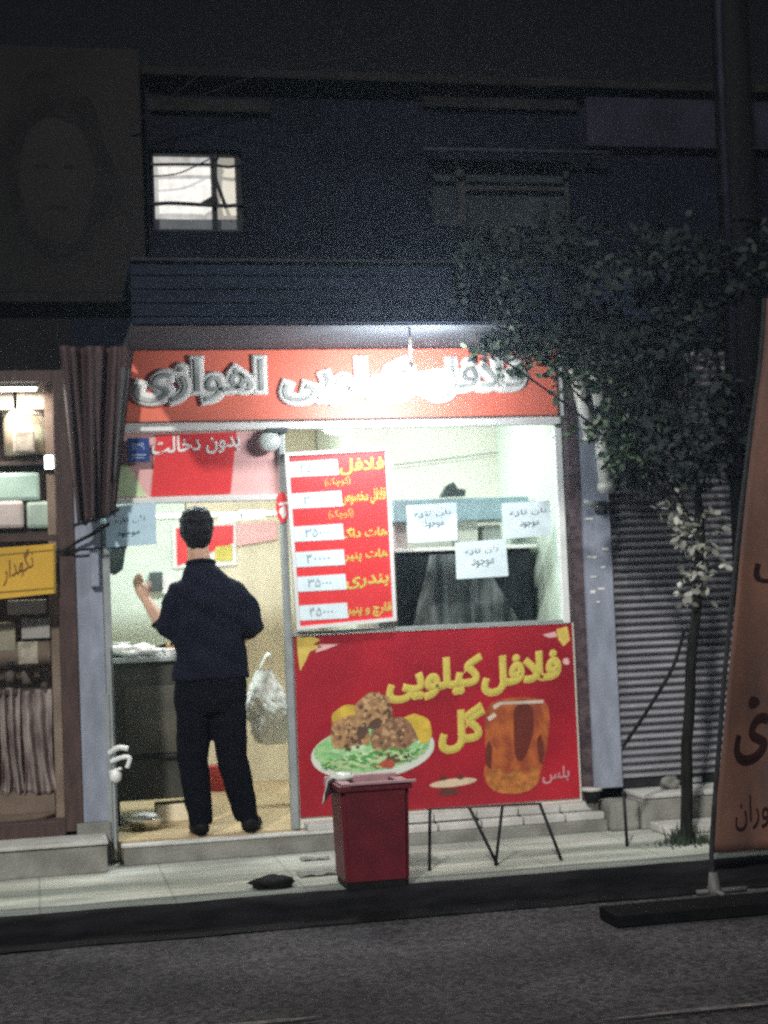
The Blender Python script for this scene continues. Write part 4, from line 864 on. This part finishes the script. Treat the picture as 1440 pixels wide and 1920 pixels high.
part('board', MB().plate(q, -.07, .02), mat('yellow_board', (.72,.43,.05), .5, var=.18, scale=4), T)
mb = MB(); mb.plate([at(-160,1054,-.06), at(100,1030,-.06), at(100,1032.5,-.06), at(-160,1057,-.06)], -.072, .002); mb.plate([at(-160,1122,-.06), at(101,1101,-.06), at(101,1104,-.06), at(-160,1126,-.06)], -.072, .002)
mb.plate([at(100.5,1022,-.06), at(104,1020,-.06), at(105,1110,-.06), at(101,1111,-.06)], -.0725, .002); part('border', mb, mat('olive_border', (.30,.20,.02), .6), T)
mb = MB(); ptext(mb, 'نگهدار', 6, 62, 1050, 1100, 1074, -.06, -.071, .0, .002); part('handwriting', mb, mat('brown_marker', (.22,.085,.02), .8), T)
T2 = at(105,1060,-.05); part('bracket', MB().box(.10, .144, -.05, -.031, 1.60, 1.70), m_blackmetal, T)
m_pk = mat('pale_pinkish_paper', (.50,.43,.42), .8, var=.15); 
goods('paper_pack', 'wide pale paper pack right under the yellow sign', 'pack', ((14,1126),(88,1150)), .12, .3, m_pk, .005)
goods('paper_pack', 'pale square paper pack below the wide pack under the yellow sign', 'pack', ((40,1160),(94,1196)), .13, .3, m_pk, .005)
goods('paper_pack', 'tan paper pack at the left edge below the yellow sign', 'pack', ((-20,1168),(30,1220)), .13, .3, mat('tan_pack', (.40,.33,.25), .8), .005)
goods('carton', 'small brown carton below the pale packs in the left shop window', 'box', ((34,1204),(72,1244)), .14, .3, m_kraft, .005)
def cloth_strip(label, l, r_, t, b_, Y):
    p, q = at(l, b_, Y), at(r_, t, Y); w_, h = q.x-p.x, q.z-p.z
    f = lambda u, v: (p.x+w_*(u+.10*math.sin(v*5+u*2)*(1-v)), Y+.018*math.sin(u*15+v*2)+.02*noise.noise((u*4, v*5, l)), p.z+h*(v+.05*noise.noise((u*3, v*2, l))))
    single('hanging_cloth', MB().grid(f, 40, 24), mat('dusty_pink_cloth', (.42,.32,.31), .8, col2=(.14,.085,.085), scale=5, sharp=(.36,.62), stretch=(3,3,1)), label, 'cloth', (p.x+w_/2, Y, p.z), 'cloths hanging in the left shop window', True, .004)
cloth_strip('dusty pink cloth hanging low in the left shop window, nearer to the photo edge', 4, 36, 1290, 1490, .20)
cloth_strip('dusty pink cloth hanging low in the left shop window, nearer to the brown frame', 46, 96, 1292, 1492, .18)
for px, py, rr in ((20,1262,.030), (52,1266,.034), (84,1272,.026)):
    c = at(px, py, .3); lb = {20:'dull jar nearest the photo edge', 52:'largest dull jar, in the middle', 84:'smallest dull jar, nearest the frame'}[px]
    T = thing('small_jar', lb+' above the hanging pink cloths', 'jar', (c.x, .3, c.z-.05), 'small jars in the left shop window')
    part('glass', MB().tube([(c.x,.3,c.z-.045),(c.x,.3,c.z+.03),(c.x,.3,c.z+.042)], [rr,rr,rr*.7], 14), mat('dull_jar', (.30,.22,.20), .4, var=.5, scale=12), T, True); part('lid', MB().tube([(c.x,.3,c.z+.043),(c.x,.3,c.z+.06)], rr*.75, 14), m_pk, T, True)
single('lower_shelf', MB().box(-1.6, .099, .19, .5, at(50,1272,.3).z-.075, at(50,1272,.3).z-.052), m_brown, 'brown shelf under the three dull jars in the left shop window', 'shelf', (-.3,.3,1.0))
T = thing('ceiling_lamp', 'warm ceiling lamp at the top of the left shop window', 'lamp', (-.25, .08, 2.64))
part('diffuser', MB().box(-.75, .06, .06, .11, 2.628, 2.640, .003), mat('warm_lamp_glass', (.9,.85,.8), .5, var=.02, emit=(1,.92,.82,10)), T); part('housing', MB().box(-.76, .07, .055, .115, 2.641, 2.657), m_alu, T)
# ------------------------------------------------------------------ tree
TY = -.80
base = atz(1288, 1612, PZ)
base = Vector((at(1288,1605,TY).x, TY, PZ))
T = thing('street_tree', 'slim street tree with dark crown and lower leaves coloured as lit before the roller shutter', 'tree', tuple(base))
tp = [base, at(1288,1500,TY), at(1287,1400,TY), at(1294,1300,TY), at(1299,1200,TY), at(1308,1120,TY), at(1314,1000,TY), at(1300,880,TY), at(1270,760,TY), at(1240,650,TY)]
mb = MB(); wire(tp, .03, mb, 10, 6); TR = MB()
o = []
for i in range(len(tp)-1):
    for j in range(6): o.append(tp[i].lerp(tp[i+1], j/6)+Vector((noise.noise((i+j/6, 1, 2))*.008, noise.noise((i+j/6, 5, 2))*.008, 0)))
o.append(tp[-1]); n_ = len(o)
TR.tube(o, [.032-.013*k/n_+(.016 if k < 2 else 0) for k in range(n_)], 10); part('trunk', TR, m_bark, T, True)
limb_ends = []
for k in range(15):
    s = tp[6+k % 4]; e = at(random.uniform(900,1420), random.uniform(420,740), TY+random.uniform(-.35,.5)); limb_ends.append(e)
    m_ = s.lerp(e, .5)+Vector((random.uniform(-.08,.08), random.uniform(-.1,.1), random.uniform(-.05,.12)))
    mb = MB(); wire([s, m_, e], .0055, mb, 7, 6); part('branch', mb, m_bark, T, True)
mb = MB(); wire([at(1283,1180,TY), at(1262,1250,TY), at(1215,1330,TY), at(1168,1400,TY)], .010, mb, 8); part('branch', mb, m_bark, T, True, label='thin bare stem slanting down to the left')
def leaf(mb, p, s, rnd):
    a = Vector((rnd.gauss(0,1), rnd.gauss(0,1), rnd.gauss(-.5,.7))).normalized(); b = a.orthogonal().normalized(); b = (b*math.cos(t_ := rnd.uniform(0,6.28)) + a.cross(b)*math.sin(t_)); n_ = a.cross(b)
    mb.add([p, p+a*s*.28+b*s*.27+n_*s*.04, p+a*s*.68+b*s*.24+n_*s*.10, p+a*s+n_*s*.15, p+a*s*.68-b*s*.24+n_*s*.10, p+a*s*.28-b*s*.27+n_*s*.04], [(0,1,2,3,4,5)])
rnd = random.Random(11)
def inside(px, py):
    # outline of the crown in the picture, as it grows round the limbs
    def el(cx_, cy_, rx_, ry_): return ((px-cx_)/rx_)**2+((py-cy_)/ry_)**2
    return min(el(1150,610,270,150), el(1000,520,160,120), el(1290,520,170,150), el(1330,700,130,150), el(1180,740,140,70), el(1290,830,130,90), el(1400,600,120,180))
mb = MB(); cnt = 0
while cnt < 7200:
    px, py = rnd.uniform(830,1500), rnd.uniform(380,920); q = inside(px, py)
    if q > 1 or (px < 1165 and py > 690) or (px < 1050 and py > 650): continue
    Y = TY+rnd.uniform(-.40,.60)*(1-q*.45)
    p = at(px, py, TY); p.y = Y
    d = noise.noise(p*3.4)+.45*noise.noise(p*8)
    if d < (.0 if q < .5 else .14) + (.10 if px > 1290 else 0): continue
    leaf(mb, p, rnd.uniform(.030,.072), rnd); cnt += 1
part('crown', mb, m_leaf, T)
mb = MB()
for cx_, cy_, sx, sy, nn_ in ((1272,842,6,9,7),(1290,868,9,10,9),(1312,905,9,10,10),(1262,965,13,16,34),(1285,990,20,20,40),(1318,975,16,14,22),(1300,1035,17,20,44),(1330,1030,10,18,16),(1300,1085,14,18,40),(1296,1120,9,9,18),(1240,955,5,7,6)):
    for k in range(nn_):                   # clusters down the lower stem, lamplight put into their pale colour
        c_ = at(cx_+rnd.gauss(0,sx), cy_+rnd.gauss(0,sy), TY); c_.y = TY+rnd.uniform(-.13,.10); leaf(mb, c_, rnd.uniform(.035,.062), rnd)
part('lower_leaves', mb, m_leaf2, T, label='leaves coloured pale as if lit, hanging along the lower stem')
mb = MB()
for cx_, cy_, sx, sy, nn_ in ((1050,668,36,12,110),(1095,690,30,24,130),(1115,815,30,12,60),(1150,760,22,40,90),(985,690,26,8,40),(985,655,46,9,90),(1180,850,26,22,80),(1225,800,40,30,120)):
    for k in range(nn_):
        c_ = at(cx_+rnd.gauss(0,sx), cy_+rnd.gauss(0,sy)-.0*k, -.75); c_.y = -.75+rnd.uniform(-.12,.12); leaf(mb, c_, rnd.uniform(.03,.06), rnd)
part('sprays', mb, mat('green_leaves', (.05,.095,.05), .6, var=.5, scale=6), T)
for p0, p1 in ((at(1180,740,TY), at(1060,672,-.75)), (at(1180,760,TY), at(1100,820,-.75)), (at(1060,672,-.75), at(975,690,-.75))):
    mb = MB(); wire([p0, p0.lerp(p1,.5)+Vector((0,0,.03)), p1], .007, mb, 6, 6); part('branch', mb, m_bark, T, True)
mb = MB()
for k in range(150):
    x = base.x+rnd.gauss(0,.075); y = base.y+rnd.gauss(0,.06); h = rnd.uniform(.03,.12)*math.exp(-((x-base.x)/.14)**2); d = Vector((rnd.gauss(0,.02), rnd.gauss(0,.02), h))
    mb.add([(x-.006,y,PZ-.004), (x+.006,y,PZ-.004), (x+d.x,y+d.y,PZ+h)], [(0,1,2)])
o = single('weeds', mb, m_grass, 'green weeds round the foot of the tree', 'weeds', tuple(base)); o['kind'] = 'stuff'; del o['label']; del o['category']

# ------------------------------------------------------------------ utility pole, cables, flag banner, black block
px_ = at(1393, 600, -1.0).x
T = thing('utility_pole', 'tall dark steel utility pole rising past the roof at the right edge', 'pole', (px_, -1.0, PZ))
part('shaft', MB().tube([(px_-.02,-1.0,PZ),(px_,-1.0,3),(px_+.05,-1.0,7)], [.115,.10,.085], 20), m_pole, T, True)
part('base_plate', MB().box(px_-.17, px_+.13, -1.15, -.85, PZ+.001, PZ+.03, .006), m_pole, T)
mb = MB(); mb.tube([(px_-.095,-1.07,2.0),(px_-.085,-1.07,3.9),(px_-.06,-1.07,5.5)], .022, 8); part('conduit', mb, mat('grey_conduit', (.016,.016,.028), .6, var=.4), T, True)
for z in (2.4, 3.3): part('band', MB().tube([(px_+.01*z/3-.0,-1.0,z),(px_+.01*z/3,-1.0,z+.03)], .109, 20), m_pole, T, True)
def cable(label, pts, Y, r_=.0045):
    mb = MB(); wire([Vector((at(px,py,Y+dy).x, Y+dy, at(px,py,Y+dy).z)) for px, py, dy in pts], r_, mb, 6, 10)
    single('overhead_cable', mb, m_black, label, 'cable', tuple(at(pts[0][0], pts[0][1], Y)), 'overhead cables', True)
cable('overhead cable falling from the top edge towards the lit upstairs window', ((560,-40,0),(500,40,.2),(420,105,.4),(330,175,.5),(240,240,.6)), -.7)
cable('overhead cable crossing the sky right of the first, above the roof edge', ((900,-40,0),(790,50,.1),(650,105,.2),(520,130,.3),(380,178,.5)), -.7)
# banner on a bent pole
FY = -1.52
edge = [(1436,560),(1428,680),(1412,800),(1397,920),(1384,1040),(1372,1160),(1360,1280),(1351,1400),(1343,1500),(1337,1600)]
ep = [at(x, y, FY) for x, y in edge]
T = thing('flag_banner', 'tall tan feather banner with maroon letters at the right edge by the kerb', 'banner', (ep[-1].x, FY, 0))
FB = ep[-1].z
def fl(u, v):
    k = v*(len(ep)-1); i = min(int(k), len(ep)-2); p = ep[i].lerp(ep[i+1], k-i); wdt = .78
    return (p.x+u*wdt, FY-.03*math.sin(u*5+v*4)-.018*math.sin(u*11-v*6), p.z-.03*u+.02*u*math.sin(u*3))
part('cloth', MB().grid(fl, 26, 48), m_flag, T, True, solid=.003)
mb = MB(); wire([p+Vector((-.006,.004,0)) for p in ep]+[Vector((ep[-1].x-.004, FY, .25*FB)), Vector((ep[-1].x-.004, FY, .03))], .012, mb, 8, 5); part('pole', mb, m_blackmetal, T, True)
fx = ep[-1].x-.004
part('foot', MB().tube([(fx,FY,.0),(fx,FY,.03),(fx,FY,.10)], [.045,.03,.02], 12).tube([(fx-.09,FY,.012),(fx+.16,FY,.012)], .012, 8).tube([(fx,FY-.10,.012),(fx,FY+.07,.012)], .012, 8), mat('dull_foot_metal', (.10,.10,.10), .6, var=.4), T, True)
def drape(mb, lift):                        # lay lettering on the waving cloth
    for i, (x, y, z) in enumerate(mb.v):
        v_ = max(0, min(1, (ep[0].z-z)/(ep[0].z-ep[-1].z))); k = v_*(len(ep)-1); j = min(int(k), len(ep)-2); p = ep[j].lerp(ep[j+1], k-j); u = max(0, (x-p.x)/.78)
        mb.v[i] = (x, fl(u, v_)[1]-lift-(FY-y), z)
    return mb
mb = MB(); ptext(mb, 'ت', 1412, 1500, 1040, 1100, 1092, FY, None, .03, .003); part('lettering', drape(mb, .006), m_flagink, T)
mb = MB(); ptext(mb, 'ی', 1376, 1450, 1345, 1440, 1430, FY, None, .03, .003); mb.disc(at(1418,1318,FY), .035, .03, FY-.002, .002, 14, .2); part('lettering', drape(mb, .006), m_flagink, T)
mb = MB(); ptext(mb, 'رستوران', 1380, 1510, 1495, 1560, 1545, FY, None, .0, .003); part('lettering', drape(mb, .006), m_flagink, T)
T = thing('black_block', 'long low black block lying on the road under the banner', 'slab', (3.1, -1.85, 0))
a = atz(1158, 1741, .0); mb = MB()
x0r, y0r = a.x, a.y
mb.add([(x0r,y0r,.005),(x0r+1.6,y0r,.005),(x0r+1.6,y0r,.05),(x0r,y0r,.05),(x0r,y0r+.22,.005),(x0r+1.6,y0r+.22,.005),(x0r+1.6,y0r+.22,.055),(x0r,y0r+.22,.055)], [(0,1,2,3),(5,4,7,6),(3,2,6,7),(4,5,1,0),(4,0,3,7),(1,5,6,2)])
part('block', mb, mat('black_block_matt', (.006,.006,.0065), .85, var=.4, scale=12, spec=.15), T)  # plain low box in one near-black colour

# ------------------------------------------------------------------ thin volume added to imitate lens bloom round the lamps
hz = bpy.data.materials.new('haze'); hz.use_nodes = True; n = hz.node_tree.nodes; n.remove(n['Principled BSDF'])
pvl = n.new('ShaderNodeVolumePrincipled'); pvl.inputs['Density'].default_value = .0078; pvl.inputs['Anisotropy'].default_value = .80; pvl.inputs['Color'].default_value = (.62,.80,1,1)
hz.node_tree.links.new(pvl.outputs[0], n['Material Output'].inputs['Volume'])
o = bpy.data.objects.new('haze', MB().box(-30, 40, -30, 14, -1.42, 7.3).mesh('haze')); COL.objects.link(o); o.data.materials.append(hz); o['kind'] = 'stuff'
